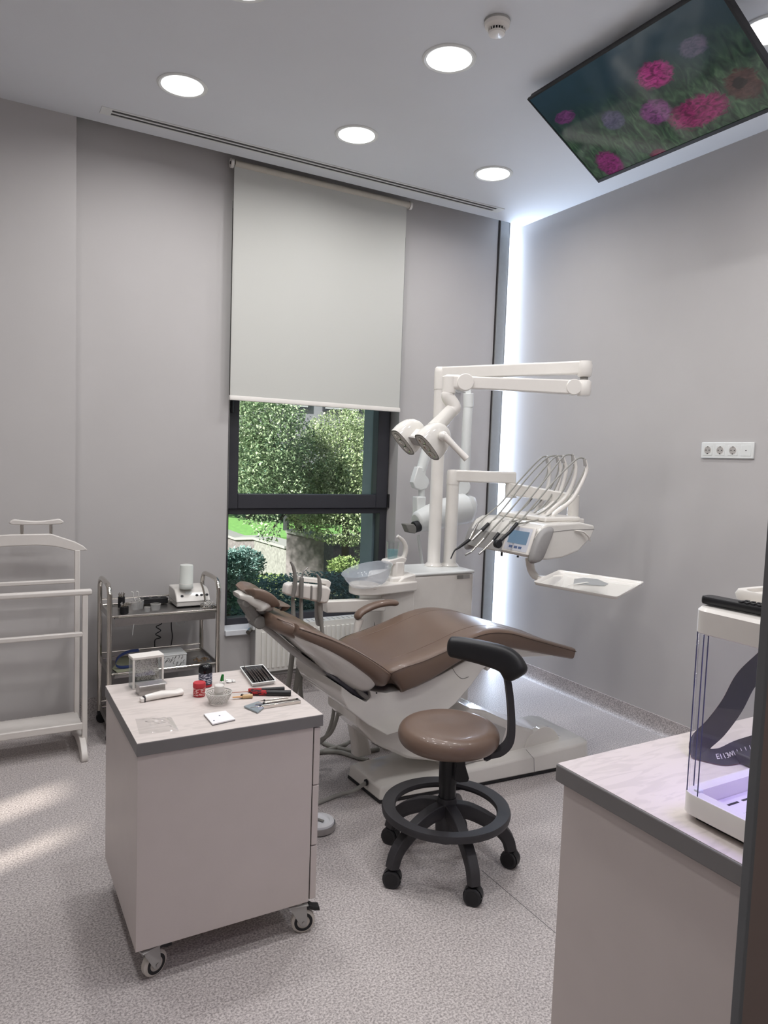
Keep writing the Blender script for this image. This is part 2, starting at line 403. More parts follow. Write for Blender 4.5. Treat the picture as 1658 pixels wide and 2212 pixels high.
# ---- radiator
rad = thing('radiator', (1.85, 4.12, 0.17), 'white ribbed panel radiator under the window', 'radiator')
rx0, rx1, rz0, rz1, ry0, ry1 = 1.47, 2.40, 0.176, 0.458, 4.075, 4.165
g = G().box((rx0, ry0+0.004, rz0), (rx1, ry0+0.016, rz1))
k = 0; x = rx0+0.045
while x < rx1-0.03:
    g.prism([(0, 0.025), (0.020, 0.025), (0.020, rz1-rz0-0.03), (0, rz1-rz0-0.03)], (x-0.010, ry0-0.006, rz0), (1, 0, 0), (0, 0, 1), (0, 0.012, 0)); x += 0.0335
g.build('front_panel', M_rad, rad, 0.002)
for xx in (rx0-0.004, rx1): G().box((xx, ry0+0.004, rz0-0.004), (xx+0.004, ry1, rz1+0.004)).build('side_panel', M_lgrey, rad)
g = G()
for i in range(26): g.box((rx0+0.01+i*0.0355, ry0+0.02, rz1-0.002), (rx0+0.03+i*0.0355, ry1, rz1+0.003))
g.box((rx0, ry0+0.004, rz1-0.002), (rx1, ry0+0.02, rz1+0.004)); g.build('top_grille', M_rad, rad)
g = G().box((1.452, 4.085, 0.44), (1.535, 4.165, 0.60)); g.build('pipe_cover', M_white2, rad, 0.004)
g = G().cyl((1.425, 4.09, 0.43), (1.452, 4.12, 0.44), 0.014, n=14).cyl((1.452, 4.12, 0.44), (1.47, 4.12, 0.44), 0.009, n=10); g.build('valve', M_chrome, rad)
g = G().box((rx0, ry0+0.03, rz0-0.02), (rx1, ry1-0.01, rz0+0.01)); g.build('back_panel', M_grey, rad)

# ================================================================== ON THE CEILING
LAMP = 5.1
def downlight(x, y, label):
    t = thing('ceiling_light', (x, y, H-0.004), label, 'ceiling light', 'round recessed ceiling lights')
    g = G().lathe([(0.094, 0.001), (0.094, -0.004), (0.104, -0.007), (0.112, -0.003), (0.113, 0.004)], (x, y, H-0.001), n=48, cap=False)
    g.build('trim_ring', M_white2, t)
    g = G().lathe([(0.0, -0.004), (0.094, -0.004)], (x, y, H+0.001), n=48, cap=False); g.build('diffuser', emit('lamp_glow', (0.985, 0.98, 0.985), 4.0), t)
    ld = bpy.data.lights.new('lamp_beam', 'AREA'); ld.shape = 'DISK'; ld.size = 0.176; ld.energy = LAMP; ld.color = (1.0, 0.985, 0.985); ld.spread = math.radians(166)
    lo = bpy.data.objects.new('lamp_beam', ld); COL.objects.link(lo); lo.parent = t; lo.location = (0, 0, -0.004)
    return t
d0 = downlight(1.731, 3.458, 'round ceiling light in front of the blind, between its two neighbours by the air slot')
for x, y, lab in ((0.838, 3.459, 'round ceiling light nearest the left end of the air slot'),
                  (2.62, 3.459, 'round ceiling light nearest the corner with the bright blue strip'),
                  (1.725, 2.612, 'round ceiling light beside the smoke detector'),
                  (2.62, 1.79, 'round ceiling light cut off at the right edge, behind the ceiling screen'),
                  (0.838, 2.612, 'round ceiling light only just showing at the top edge')):
    copy_tree(d0, (x, y, H-0.004), lab)
for x, y in ((-0.05, 2.612), (0.838, 1.77), (1.725, 1.77), (-0.05, 1.77), (0.838, 0.93), (1.725, 0.93), (2.62, 0.93)):
    copy_tree(d0, (x, y, H-0.004), 'round ceiling light behind the camera, outside the picture')
for x, y in ((0.1, -0.5), (-0.9, -0.5), (1.2, -0.5)):
    copy_tree(d0, (x, y, H-0.004), 'round ceiling light in the corridor, outside the picture')
# smoke detector
sx, sy = 1.729, 2.30
t = thing('smoke_detector', (sx, sy, H), 'white round smoke detector with dark slots on the ceiling', 'smoke detector')
G().lathe([(0.0, 0), (0.048, 0), (0.050, -0.006), (0.049, -0.010), (0, -0.010)], (sx, sy, H), n=32).build('base', M_lgrey, t)
G().lathe([(0.049, -0.010), (0.046, -0.022), (0.034, -0.030), (0.030, -0.032)], (sx, sy, H), n=32, cap=False).build('housing', M_white, t)
g = G()
for i in range(18):
    a = 2*PI*i/18; g.obox((sx+0.0305*math.cos(a), sy+0.0305*math.sin(a), H-0.037), 0.004, 0.003, 0.012, (math.cos(a), math.sin(a), 0))
g.build('slot_grille', M_white, t)
G().lathe([(0, -0.030), (0.026, -0.030), (0.026, -0.044), (0, -0.044)], (sx, sy, H), n=24).build('sensor_chamber', M_black, t)
G().lathe([(0, -0.043), (0.032, -0.043), (0.030, -0.050), (0.020, -0.053), (0, -0.053)], (sx, sy, H), n=32).build('cap', M_white, t)
G().sphere((sx+0.042, sy-0.018, H-0.017), 0.0022, 8, 6).build('indicator_light', M_black, t)
# linear air slot
va = Vector((0.554, 3.880, 0)); vb = Vector((3.047, 3.872, 0))
t = thing('air_vent', (1.8, 3.91, H), 'long narrow air slot diffuser in the ceiling along the window wall', 'air vent')
x0, x1, y0, y1 = 0.554, 3.045, 3.878, 3.962
g = G().box((x0, y0, H-0.004), (x1, y0+0.013, H+0.001)).box((x0, y1-0.013, H-0.004), (x1, y1, H+0.001)).box((x0, y0+0.013, H-0.004), (x0+0.05, y1-0.013, H+0.001)).box((x1-0.05, y0+0.013, H-0.004), (x1, y1-0.013, H+0.001)).box((x0+0.05, (y0+y1)/2-0.006, H-0.004), (x1-0.05, (y0+y1)/2+0.006, H+0.001))
g.build('frame', M_white2, t)
G().box((x0+0.052, y0+0.0135, H-0.0012), (x1-0.052, y1-0.0135, H+0.0008)).build('slot_opening', M_black, t)
for yy in ((y0+0.018+(y0+y1)/2-0.006)/2, (y1-0.018+(y0+y1)/2+0.006)/2):
    G().box((x0+0.06, yy-0.0008, H-0.002), (x1-0.06, yy+0.0008, H-0.001)).build('blade', M_grey, t)
# screen hung under the ceiling, tilted
A = Vector((2.133, 2.595, 3.100)); Bv = Vector((2.590, 2.595, 2.840))
ex = (Bv-A).normalized(); ey = Vector((0, -1, 0)); en = ex.cross(ey).normalized()
if en.z > 0: en = -en                                # faces down
W2, L2 = (Bv-A).length, 0.935
t = thing('ceiling_screen', tuple(A+ex*W2/2+ey*L2/2), 'large flat screen with pink flowers tilted under the ceiling', 'television')
Mx = Matrix((ex, ey, en)).transposed()
def loc3(a, b, c): return tuple(A + ex*a + ey*b + en*c)
def pbox(g, a0, b0, c0, a1, b1, c1):
    v = [loc3(*p) for p in ((a0,b0,c0),(a1,b0,c0),(a1,b1,c0),(a0,b1,c0),(a0,b0,c1),(a1,b0,c1),(a1,b1,c1),(a0,b1,c1))]
    return g.add(v, [(0,3,2,1),(4,5,6,7),(0,1,5,4),(1,2,6,5),(2,3,7,6),(3,0,4,7)])
g = G(); pbox(g, 0, 0, 0, 0.008, L2, -0.012); pbox(g, W2-0.016, 0, 0, W2, L2, -0.012); pbox(g, 0, 0, 0, W2, 0.006, -0.012); pbox(g, 0, L2-0.010, 0, W2, L2, -0.012)
g.build('bezel', M_black, t)
g = G(); pbox(g, 0.004, 0.004, -0.008, W2-0.004, L2-0.004, -0.035); g.build('back_housing', M_dark, t)
for q in (0.3, 0.6): G().tube([A+ex*0.16+ey*q-en*0.03, Vector((A.x+0.16, A.y-q, H))], 0.02, 10).build('ceiling_bracket', M_dark, t)
def screen_mat():
    m = bpy.data.materials.new('flower_picture'); m.use_nodes = True
    n = m.node_tree.nodes; l = m.node_tree.links; b = n['Principled BSDF']
    uv = n.new('ShaderNodeUVMap'); uv.uv_map = 'UVMap'
    def noise(sc, det=3, dist=0.0):
        t = n.new('ShaderNodeTexNoise'); t.inputs['Scale'].default_value = sc; t.inputs['Detail'].default_value = det; t.inputs['Distortion'].default_value = dist; l.new(uv.outputs[0], t.inputs['Vector']); return t
    def ramp(src, stops):
        r = n.new('ShaderNodeValToRGB'); e = r.color_ramp.elements
        e[0].position, e[0].color = stops[0][0], (*srgb(stops[0][1]), 1); e[1].position, e[1].color = stops[1][0], (*srgb(stops[1][1]), 1)
        for p, c in stops[2:]:
            q = e.new(p); q.color = (*srgb(c), 1)
        l.new(src, r.inputs[0]); return r
    sep = n.new('ShaderNodeSeparateXYZ'); l.new(uv.outputs[0], sep.inputs[0])
    # v: 0 at the edge by the window side of the ceiling (top of the picture), 1 at the low edge (bottom of the picture)
    nz = noise(4.0, 4, 1.0)
    ad = n.new('ShaderNodeMath'); ad.operation = 'MULTIPLY_ADD'; ad.inputs[1].default_value = 0.5; l.new(nz.outputs['Fac'], ad.inputs[0]); l.new(sep.outputs[1], ad.inputs[2])
    sky_ = ramp(ad.outputs[0], [(0.25, (44, 66, 78)), (1.2, (28, 44, 36))])
    mp = n.new('ShaderNodeMapping'); mp.inputs['Rotation'].default_value = (0, 0, 0.5); mp.inputs['Scale'].default_value = (22, 5, 1); l.new(uv.outputs[0], mp.inputs[0])
    gz = n.new('ShaderNodeTexNoise'); gz.inputs['Scale'].default_value = 1.0; gz.inputs['Detail'].default_value = 4; gz.inputs['Distortion'].default_value = 2.0; l.new(mp.outputs[0], gz.inputs['Vector'])
    grass = ramp(gz.outputs['Fac'], [(0.35, (26, 42, 34)), (0.72, (84, 112, 84)), (0.55, (52, 80, 58))])
    mk = n.new('ShaderNodeMapRange'); mk.inputs[1].default_value = 0.45; mk.inputs[2].default_value = 0.95; l.new(ad.outputs[0], mk.inputs[0])
    mx = n.new('ShaderNodeMix'); mx.data_type = 'RGBA'; l.new(mk.outputs[0], mx.inputs[0]); l.new(sky_.outputs[0], mx.inputs[6]); l.new(grass.outputs[0], mx.inputs[7])
    cur = mx.outputs[2]
    pet = noise(26, 3, 1.5)
    for (cu, cv, ru, rv, c1, c2) in ((0.60, 0.35, 0.085, 0.11, (186, 60, 138), (96, 22, 70)), (0.10, 0.30, 0.06, 0.06, (120, 66, 118), (80, 48, 84)),
                                     (0.50, 0.62, 0.075, 0.11, (138, 70, 132), (76, 36, 78)), (0.66, 0.77, 0.14, 0.13, (158, 34, 108), (88, 12, 58)),
                                     (0.13, 0.87, 0.07, 0.14, (150, 44, 122), (78, 18, 62)), (0.30, 0.52, 0.06, 0.09, (98, 92, 118), (60, 66, 84)),
                                     (0.38, 0.97, 0.04, 0.05, (120, 24, 66), (80, 14, 46)), (0.80, 0.30, 0.06, 0.08, (100, 90, 110), (66, 72, 88)),
                                     (0.88, 0.72, 0.075, 0.13, (82, 54, 50), (56, 34, 34)), (0.87, 0.70, 0.03, 0.05, (30, 20, 22), (30, 20, 22))):
        sb = n.new('ShaderNodeVectorMath'); sb.operation = 'SUBTRACT'; sb.inputs[1].default_value = (cu, cv, 0); l.new(uv.outputs[0], sb.inputs[0])
        dv = n.new('ShaderNodeVectorMath'); dv.operation = 'DIVIDE'; dv.inputs[1].default_value = (ru, rv, 1); l.new(sb.outputs[0], dv.inputs[0])
        ln = n.new('ShaderNodeVectorMath'); ln.operation = 'LENGTH'; l.new(dv.outputs[0], ln.inputs[0])
        w_ = n.new('ShaderNodeMath'); w_.operation = 'MULTIPLY_ADD'; w_.inputs[1].default_value = 0.9; l.new(pet.outputs['Fac'], w_.inputs[0]); l.new(ln.outputs['Value'], w_.inputs[2])
        mr = n.new('ShaderNodeMapRange'); mr.inputs[1].default_value = 1.5; mr.inputs[2].default_value = 1.3; l.new(w_.outputs[0], mr.inputs[0])
        col = ramp(pet.outputs['Fac'], [(0.35, c2), (0.65, c1)])
        m2 = n.new('ShaderNodeMix'); m2.data_type = 'RGBA'; l.new(mr.outputs[0], m2.inputs[0]); l.new(cur, m2.inputs[6]); l.new(col.outputs[0], m2.inputs[7]); cur = m2.outputs[2]
    b.inputs['Base Color'].default_value = (0.01, 0.01, 0.012, 1); b.inputs['Roughness'].default_value = 0.08
    l.new(cur, b.inputs['Emission Color']); b.inputs['Emission Strength'].default_value = 0.42
    return m
g = G(); g.add([loc3(0.008, 0.006, -0.003), loc3(W2-0.016, 0.006, -0.003), loc3(W2-0.016, L2-0.010, -0.003), loc3(0.008, L2-0.010, -0.003)], [(0, 1, 2, 3)])
sc = g.build('display', screen_mat(), t)
uvl = sc.data.uv_layers.new(name='UVMap')
for lp in sc.data.loops:
    p = Vector(sc.data.vertices[lp.vertex_index].co) + wloc(sc) - A
    uvl.data[lp.index].uv = (p.dot(ey)/L2, p.dot(ex)/W2)
# socket strip on the right wall
t = thing('socket_strip', (3.365, 2.367, 1.56), 'white four gang socket plate on the right wall', 'power socket')
g = G().box((3.360, 2.2185, 1.5615), (3.371, 2.5155, 1.6435)); g.build('face_plate', M_white2, t, 0.003)
for i in range(4):
    yc = 2.476 - i*0.0725
    so_ = G().box((3.3585, yc-0.027, 1.575), (3.3605, yc+0.027, 1.630)).build('socket_insert' if i < 3 else 'aerial_cover', M_white2, t, 0.001)
    if i < 3:
        G().lathe([(0.0195, 0.0004), (0.0205, 0.0004), (0.0205, -0.0012), (0.0195, -0.0012)], (3.358, yc, 1.6025), (-1, 0, 0), n=28, cap=False).build('rim', M_white, so_)
        G().lathe([(0, 0.0002), (0.0195, 0.0002)], (3.3583, yc, 1.6025), (-1, 0, 0), n=28, cap=False).build('well', mat('socket_well', (176, 172, 168), 0.5), so_)
        g = G()
        for dy in (-0.0095, 0.0095): g.cyl((3.3583, yc+dy, 1.6025), (3.3575, yc+dy, 1.6025), 0.0028, n=10)
        for dz in (-0.018, 0.018): g.box((3.3572, yc-0.003, 1.6025+dz-0.002), (3.3583, yc+0.003, 1.6025+dz+0.002))
        g.build('contact', M_black, so_)
    else:
        G().cyl((3.3586, yc, 1.6025), (3.3575, yc, 1.6025), 0.003, n=12).build('aerial_port', M_black, so_)

# ================================================================== ROLLING DRAWER CABINET
cx0, cx1, cy0, cy1, cz0, cz1 = 0.380, 0.935, 1.971, 2.515, 0.105, 0.705
t = thing('rolling_cabinet', ((cx0+cx1)/2, (cy0+cy1)/2, 0), 'grey rolling drawer cabinet with a pale worktop in the foreground', 'cabinet')
G().box((cx0+0.003, cy0+0.006, cz0), (cx1-0.030, cy1-0.004, cz1-0.037)).build('body', M_cab, t, 0.001)
G().box((cx0, cy0, cz1-0.037), (cx1, cy1, cz1-0.0008)).build('edge_band', M_edge, t, 0.0015)
G().box((cx0+0.001, cy0+0.001, cz1-0.0010), (cx1-0.001, cy1-0.001, cz1)).build('worktop', M_top, t)
dz = [cz0+0.004, 0.285, 0.480, cz1-0.040]
for i in range(3):
    d = G().box((cx1-0.026, cy0+0.006, dz[i]+0.002), (cx1-0.006, cy1-0.004, dz[i+1]-0.002)).build('drawer', M_cab, t, 0.001)
    G().box((cx1-0.006, cy0+0.15, dz[i+1]-0.014), (cx1+0.001, cy1-0.15, dz[i+1]-0.006)).build('drawer_pull', M_edge, d, 0.001)
G().box((cx1-0.031, cy0+0.012, cz0+0.005), (cx1-0.025, cy1-0.010, cz1-0.04)).build('drawer_gap', M_black, t)
def castor(px, py, dx, dy, brake):
    r = 0.0375; a = Vector((dx, dy, 0)).normalized(); s_ = Vector((-a.y, a.x, 0)); c = Vector((px, py, r))
    w_ = G().lathe([(0, -0.011), (0.022, -0.011), (0.031, -0.012), (r, -0.007), (r, 0.007), (0.031, 0.012), (0.022, 0.011), (0, 0.011)], c, s_, n=36).build('wheel', mat('cream_tyre', (198, 192, 184), 0.5), t)
    G().lathe([(0.020, -0.0125), (0.029, -0.0125), (0.029, 0.0125), (0.020, 0.0125)], c, s_, n=32, cap=False).build('hub_ring', M_black, w_)
    g = G(); top = Vector((px, py, 0)) - a*0.022
    for k in (-1, 1):
        o = c + s_*(0.0155*k) - s_*0.001
        g.prism([(0.010, -0.010), (0.012, 0.004), (0.008, 0.055), (-0.045, 0.060), (-0.040, 0.045), (-0.010, -0.008), (0, -0.014)], o, a, (0, 0, 1), s_*0.002)
    g.obox(tuple(Vector((px, py, 0.094)) - a*0.018), 0.062, 0.040, 0.004, tuple(a)); g.cyl(tuple(Vector((px, py, 0.096)) - a*0.018), tuple(Vector((px, py, 0.106)) - a*0.018), 0.016)
    f = g.build('fork', M_chrome if False else M_lgrey, w_, 0.0008)
    g = G()
    for k in (-1, 1): g.cyl(tuple(c + s_*0.0165*k), tuple(c + s_*0.019*k), 0.005, n=12)
    g.build('axle', M_steel, w_)
    if brake: G().prism([(-0.005, 0.066), (0.018, 0.070), (0.030, 0.062), (0.050, 0.058), (0.052, 0.046), (0.034, 0.048), (0.018, 0.056), (-0.005, 0.056)], c - s_*0.014 + Vector((0,0,-r+0.022)), a, (0, 0, 1), s_*0.028).build('brake_pedal', M_black, w_, 0.002)
castor(0.441, 2.010, 0.93, 0.37, True); castor(0.895, 1.995, 0.93, -0.20, True); castor(0.44, 2.46, 0.9, 0.2, False); castor(0.88, 2.46, 0.9, -0.2, False)

# ================================================================== FIXED COUNTER AT THE RIGHT
kx, ky, kz = 1.101, 1.135, 0.85
t = thing('base_cabinet', (1.5, 0.8, 0), 'plain grey base cabinet at the right edge of the view', 'cabinet')
G().box((kx+0.016, 0.53, 0.06), (2.0, ky-0.012, kz-0.042)).build('carcass', M_cab, t, 0.001)
G().box((kx+0.06, 0.55, 0), (1.98, ky-0.05, 0.06)).build('plinth', M_edge, t)
t = thing('countertop', (1.5, 0.8, kz-0.042), 'pale stone-look worktop with a dark grey edge at the right', 'countertop')
G().box((kx, 0.52, kz-0.040), (2.02, ky, kz-0.0008)).build('edge_band', M_edge, t, 0.004, 3)
G().box((kx+0.003, 0.523, kz-0.001), (2.017, ky-0.003, kz)).build('surface', M_top, t)

# ================================================================== ASSISTANT STOOL
sc_ = Vector((1.515, 2.11, 0))
t = thing('swivel_stool', tuple(sc_), 'round brown rolling stool with a black curved arm support', 'stool')
seat_c = Vector((1.506, 2.105, 0))
zt = 0.545
g = G().lathe([(0.0, zt-0.085), (0.140, zt-0.085), (0.168, zt-0.080), (0.182, zt-0.066), (0.187, zt-0.048), (0.185, zt-0.030), (0.176, zt-0.014), (0.160, zt-0.004), (0.135, zt-0.001), (0.08, zt-0.005), (0, zt-0.007)], seat_c, n=56)
g.build('seat', M_leather, t, 0, sub=1, sharp=80)
G().lathe([(0, zt-0.10), (0.11, zt-0.10), (0.12, zt-0.085), (0, zt-0.085)], seat_c, n=32).build('seat_plate', M_black, t)
G().lathe([(0, 0.26), (0.031, 0.26), (0.0315, 0.31), (0.034, 0.315), (0.034, 0.40), (0.036, 0.45), (0, 0.45)], sc_, n=28).build('gas_column', M_black, t)
M_stool = mat('charcoal_base', (50, 49, 52), 0.5, var=0.04)
G().lathe([(0, 0.095), (0.036, 0.095), (0.040, 0.15), (0.037, 0.245), (0.034, 0.262), (0, 0.262)], sc_, n=28).build('hub', M_stool, t)
g = G()
R = []
for rr, z in ((0.190, 0.196), (0.236, 0.196), (0.238, 0.208), (0.234, 0.220), (0.190, 0.216), (0.186, 0.206)):
    R.append([(sc_.x-0.004+rr*math.cos(2*PI*j/64), sc_.y+rr*math.sin(2*PI*j/64), z+0.012) for j in range(64)])
g.rings(R + [R[0]], cap=False); g.build('foot_ring', M_stool, t)
for k in range(5):
    a = math.radians(-101+72*k); d = Vector((math.cos(a), math.sin(a), 0)); s_ = Vector((-d.y, d.x, 0))
    R = []
    P = resample([sc_+d*0.02+Vector((0,0,0.215)), sc_+d*0.09+Vector((0,0,0.205)), sc_+d*0.17+Vector((0,0,0.165)), sc_+d*0.225+Vector((0,0,0.115)), sc_+d*0.245+Vector((0,0,0.062))], 5)
    for i, p in enumerate(P):
        q = i/(len(P)-1); T = (P[min(i+1, len(P)-1)]-P[max(i-1, 0)]).normalized(); N = s_.cross(T)
        hw, hh = 0.022-0.003*q, 0.030-0.008*q
        R.append([p + s_*(hw*cx) + N*(hh*cy) for cx, cy in ((-1, -0.4), (-0.9, -1), (0.9, -1), (1, -0.4), (1, 0.5), (0.55, 1), (-0.55, 1), (-1, 0.5))])
    lg = G().rings(R).build('leg', M_stool, t, 0.003)
    b = math.radians(random.choice([20, -35, 60, 10, -15]) + [150, 200, 120, 160, 140][k]); wd = Vector((math.cos(b), math.sin(b), 0))
    tip = sc_+d*0.245; th_ = math.radians([222, 205, 200, 212, 230][k]); ax = Vector((math.cos(th_), math.sin(th_), 0))
    rw = 0.0305; c = tip + Vector((0, 0, rw))
    cw = G()
    for kk in (-1, 1):
        cw.lathe([(0, 0), (rw-0.006, 0), (rw-0.001, 0.002), (rw, 0.006), (rw, 0.019), (0, 0.019)] if kk > 0 else [(0, -0.0), (rw-0.006, -0.0), (rw-0.001, -0.002), (rw, -0.006), (rw, -0.019), (0, -0.019)], c + ax*(0.004*kk), ax, n=28)
    cs = cw.build('castor', M_dark, t, 0)
    G().lathe([(rw+0.002, -0.013), (rw+0.003, -0.013), (rw+0.003, 0.013), (rw+0.002, 0.013)], c, ax, n=28, cap=False).cyl(tuple(c+Vector((0,0,0.02))), tuple(c+Vector((0,0,0.046))), 0.012, n=14).build('castor_hood', M_black, cs)
    for kk in (-1, 1):
        G().lathe([(0, 0.0235*kk), (rw-0.007, 0.0235*kk), (rw-0.007, 0.0225*kk)], c, ax, n=24).build('wheel_cap', M_black, cs)
# height lever plate
g = G().prism([(0, 0.475), (-0.022, 0.46), (-0.014, 0.40), (-0.020, 0.345), (0.0, 0.335), (0.032, 0.340), (0.036, 0.352), (0.020, 0.40), (0.018, 0.46)], (1.53, 2.062, 0), (0.87, -0.5, 0), (0, 0, 1), (-0.006, -0.010, 0))
lv = g.build('height_lever', M_black, t, 0.003)
G().tube([(1.5345+0.87*a, 2.0515-0.5*a, b) for a, b in [(0.008+0.008*math.cos(q*PI/8), 0.362+0.008*math.sin(q*PI/8)) for q in range(16)]], 0.0006, 5, closed=True).build('lever_mark', M_lgrey, lv)
# side support arm and black cushion
arm = [(1.6153, 2.0127, 0.4437), (1.6563, 1.9903, 0.4554), (1.6858, 1.9767, 0.4934), (1.6921, 1.9789, 0.5607), (1.6868, 1.9905, 0.6611), (1.6785, 2.001, 0.7278)]
P = [Vector(p) for p in arm]; base_p = Vector((1.60, 2.00, zt-0.09))
P = resample([base_p, Vector(arm[0])] + P[1:], 6)
g = G(); n_ = Vector((0.5, 0.87, 0)); R = []
for i, p in enumerate(P):
    T = (P[min(i+1, len(P)-1)]-P[max(i-1, 0)]).normalized(); B = T.cross(n_).normalized(); N = B.cross(T)
    R.append([p + B*(0.011*a) + N*(0.024*b) for a, b in ((-1, -1), (1, -1), (1, 1), (-1, 1))])
g.rings(R).build('support_arm', M_stool, t, 0.004, 3)
c0 = [(1.5588, 2.0537, 0.8158), (1.6023, 2.0285, 0.8109), (1.6457, 2.002, 0.791), (1.6745, 1.9821, 0.7506)]
c0 = [Vector(p) for p in c0]
cpts = [c0[0]+Vector((-0.15, 0.24, 0.012))*0.35, c0[0]+Vector((-0.02, 0.05, 0.004)), c0[1], c0[2]+Vector((0.01,-0.03,0)), c0[3]+Vector((0.0, -0.05, -0.012))]
cpts = resample(cpts, 6)
R = []
for i, p in enumerate(cpts):
    T = (cpts[min(i+1, len(cpts)-1)]-cpts[max(i-1, 0)]).normalized(); N = Vector((0, 0, 1)); B = T.cross(N).normalized(); N = B.cross(T)
    q = i/(len(cpts)-1); e_ = 1.0
    if i == 0: e_ = 0.45
    elif i == 1: e_ = 0.85
    elif i >= len(cpts)-1: e_ = 0.6
    elif i >= len(cpts)-2: e_ = 0.9
    ww, hh = 0.024*e_, (0.030+0.014*q)*e_
    ww *= 1.25; hh *= 1.22
    R.append([p + B*(ww*math.copysign(abs(math.cos(a))**0.7, math.cos(a))) + N*(hh*math.copysign(abs(math.sin(a))**0.7, math.sin(a))) for a in [2*PI*j/16 for j in range(16)]])
G().rings(R).build('arm_cushion', M_black, t, 0, sub=1, sharp=80)

# ================================================================== VALET STAND
t = thing('valet_stand', (0.1, 3.8, 0), 'white wooden valet clothes stand cut off at the left edge', 'valet stand')
xr = 0.452; xl = -0.22; xm = (xr+xl)/2
for x, nm in ((xr, 'r'), (xl, 'l')):
    G().box((x-0.012, 3.885, 0.05), (x+0.012, 3.915, 0.985)).build('upright', M_lac, t, 0.003)
    G().box((x+0.001, 3.690, 0.055), (x+0.025, 3.718, 0.790)).build('front_upright', M_lac, t, 0.003)
    g = G().prism(smooth2([(3.60, 0.0), (3.60, 0.035), (3.65, 0.075), (3.72, 0.088), (3.80, 0.078), (3.88, 0.088), (3.96, 0.075), (4.02, 0.035), (4.02, 0.0), (3.97, 0.0), (3.88, 0.022), (3.74, 0.022), (3.65, 0.0)], 3), (x-0.012, 0, 0), (0, 1, 0), (0, 0, 1), (0.028, 0, 0))
    g.build('foot', M_lac, t, 0.003)
top = [(xl-0.03, 0.972), (xl-0.02, 0.985), (xl+0.04, 1.010), (xl+0.12, 1.035), (xm-0.10, 1.056), (xm+0.12, 1.056), (xr-0.12, 1.035), (xr-0.04, 1.010), (xr+0.035, 0.985), (xr+0.05, 0.972)]
bot = [(xr-0.02, 0.972), (xr-0.10, 0.990), (xm+0.10, 1.005), (xm-0.08, 1.005), (xl+0.12, 0.990), (xl+0.02, 0.972)]
top = [(x, z+0.015) for x, z in [(xl-0.03, 0.972), (xl+0.02, 1.00), (xl+0.16, 1.042), (0.152, 1.055), (0.33, 1.055), (xr-0.01, 1.012), (xr+0.03, 0.988), (xr+0.048, 0.968)]]
bot = [(x, z+0.010) for x, z in [(xr-0.01, 0.970), (xr-0.10, 0.996), (0.27, 1.005), (0.15, 1.003), (xl+0.15, 0.995), (xl+0.02, 0.970)]]
G().prism(top+bot, (0, 3.888, 0), (1, 0, 0), (0, 0, 1), (0, 0.026, 0)).build('hanger_bar', M_lac, t, 0.004)
g = G().prism(smooth2([(0.162, 1.118), (0.163, 1.142), (0.20, 1.139), (0.268, 1.133), (0.335, 1.139), (0.372, 1.142), (0.374, 1.118)], 3), (0, 3.885, 0), (1, 0, 0), (0, 0, 1), (0, 0.030, 0)); g.build('top_rail', M_lac, t, 0.004)
for x in (0.203, 0.332): G().cyl((x, 3.90, 1.055), (x, 3.90, 1.122), 0.0085, n=14).build('rail_pin', M_chrome, t)
G().box((xl, 3.887, 0.818), (xr-0.01, 3.913, 0.838)).build('cross_bar', M_lac, t, 0.004)
G().box((xl-0.02, 3.688, 0.790), (xr+0.045, 3.722, 0.818)).build('trouser_bar', M_lac, t, 0.009, 3)
G().box((xl, 3.690, 0.588), (xr+0.002, 3.716, 0.610)).build('lower_bar', M_lac, t, 0.004)
g = G().box((xl, 3.695, 0.128), (xr+0.003, 3.900, 0.150)).box((xl, 3.688, 0.128), (xr+0.003, 3.700, 0.162)); g.build('shoe_shelf', M_lac, t, 0.004)

# ================================================================== CHROME TROLLEY
t = thing('chrome_trolley', (0.87, 3.94, 0), 'three tier chrome trolley against the wall below the window edge', 'trolley')
for xx, nm in ((0.590, 0), (1.147, 1)):
    sgn = 1 if nm == 0 else -1
    g = G().tube([(xx, 3.78, 0.07), (xx, 3.78, 0.70), (xx, 3.785, 0.765), (xx, 3.82, 0.805), (xx, 3.90, 0.812), (xx, 3.99, 0.812), (xx, 4.065, 0.805), (xx, 4.095, 0.765), (xx, 4.10, 0.70), (xx, 4.10, 0.07)], 0.0125, 12, sm=4)
    g.build('side_frame', M_chrome, t)
for z, lip in ((0.645, 0.0), (0.350, 0.0), (0.080, 0.0)):
    d = 0.015
    sh = G().box((0.605, 3.79, z), (1.132, 4.09, z+0.002)).box((0.615, 3.772, z-0.040 if z > 0.6 else z-0.012), (1.130, 3.775, z+0.004)).box((0.615, 3.772, z+0.001), (1.130, 3.795, z+0.004)).build('shelf', M_steel, t, 0.0006)
    for yy in (3.782, 4.098):
        G().tube([(0.595, yy, z+0.008), (1.142, yy, z+0.008)], 0.0065, 10).build('rail', M_chrome, sh)
        if yy > 4: G().tube([(0.595, yy, z+0.040), (1.142, yy, z+0.040)], 0.0045, 8).build('rail', M_chrome, sh)
    for xx in (0.595, 1.142):
        G().box((xx-0.003, 3.79, z-0.012), (xx+0.003, 4.09, z+0.022)).build('end_rail', M_steel, sh)
    G().box((0.612, 3.776, z-0.002), (0.632, 3.792, z+0.012)).build('corner_clip', M_black, sh)
for xx in (0.590, 1.147):
    for yy in (3.78, 4.10):
        b = G().lathe([(0, -0.011), (0.026, -0.011), (0.029, -0.006), (0.029, 0.006), (0.026, 0.011), (0, 0.011)], (xx+0.012, yy, 0.029), (0, 1, 0), n=24).build('castor', M_black, t)
        G().cyl((xx, yy, 0.045), (xx, yy, 0.075), 0.010, n=12).build('stem', M_dark, b)

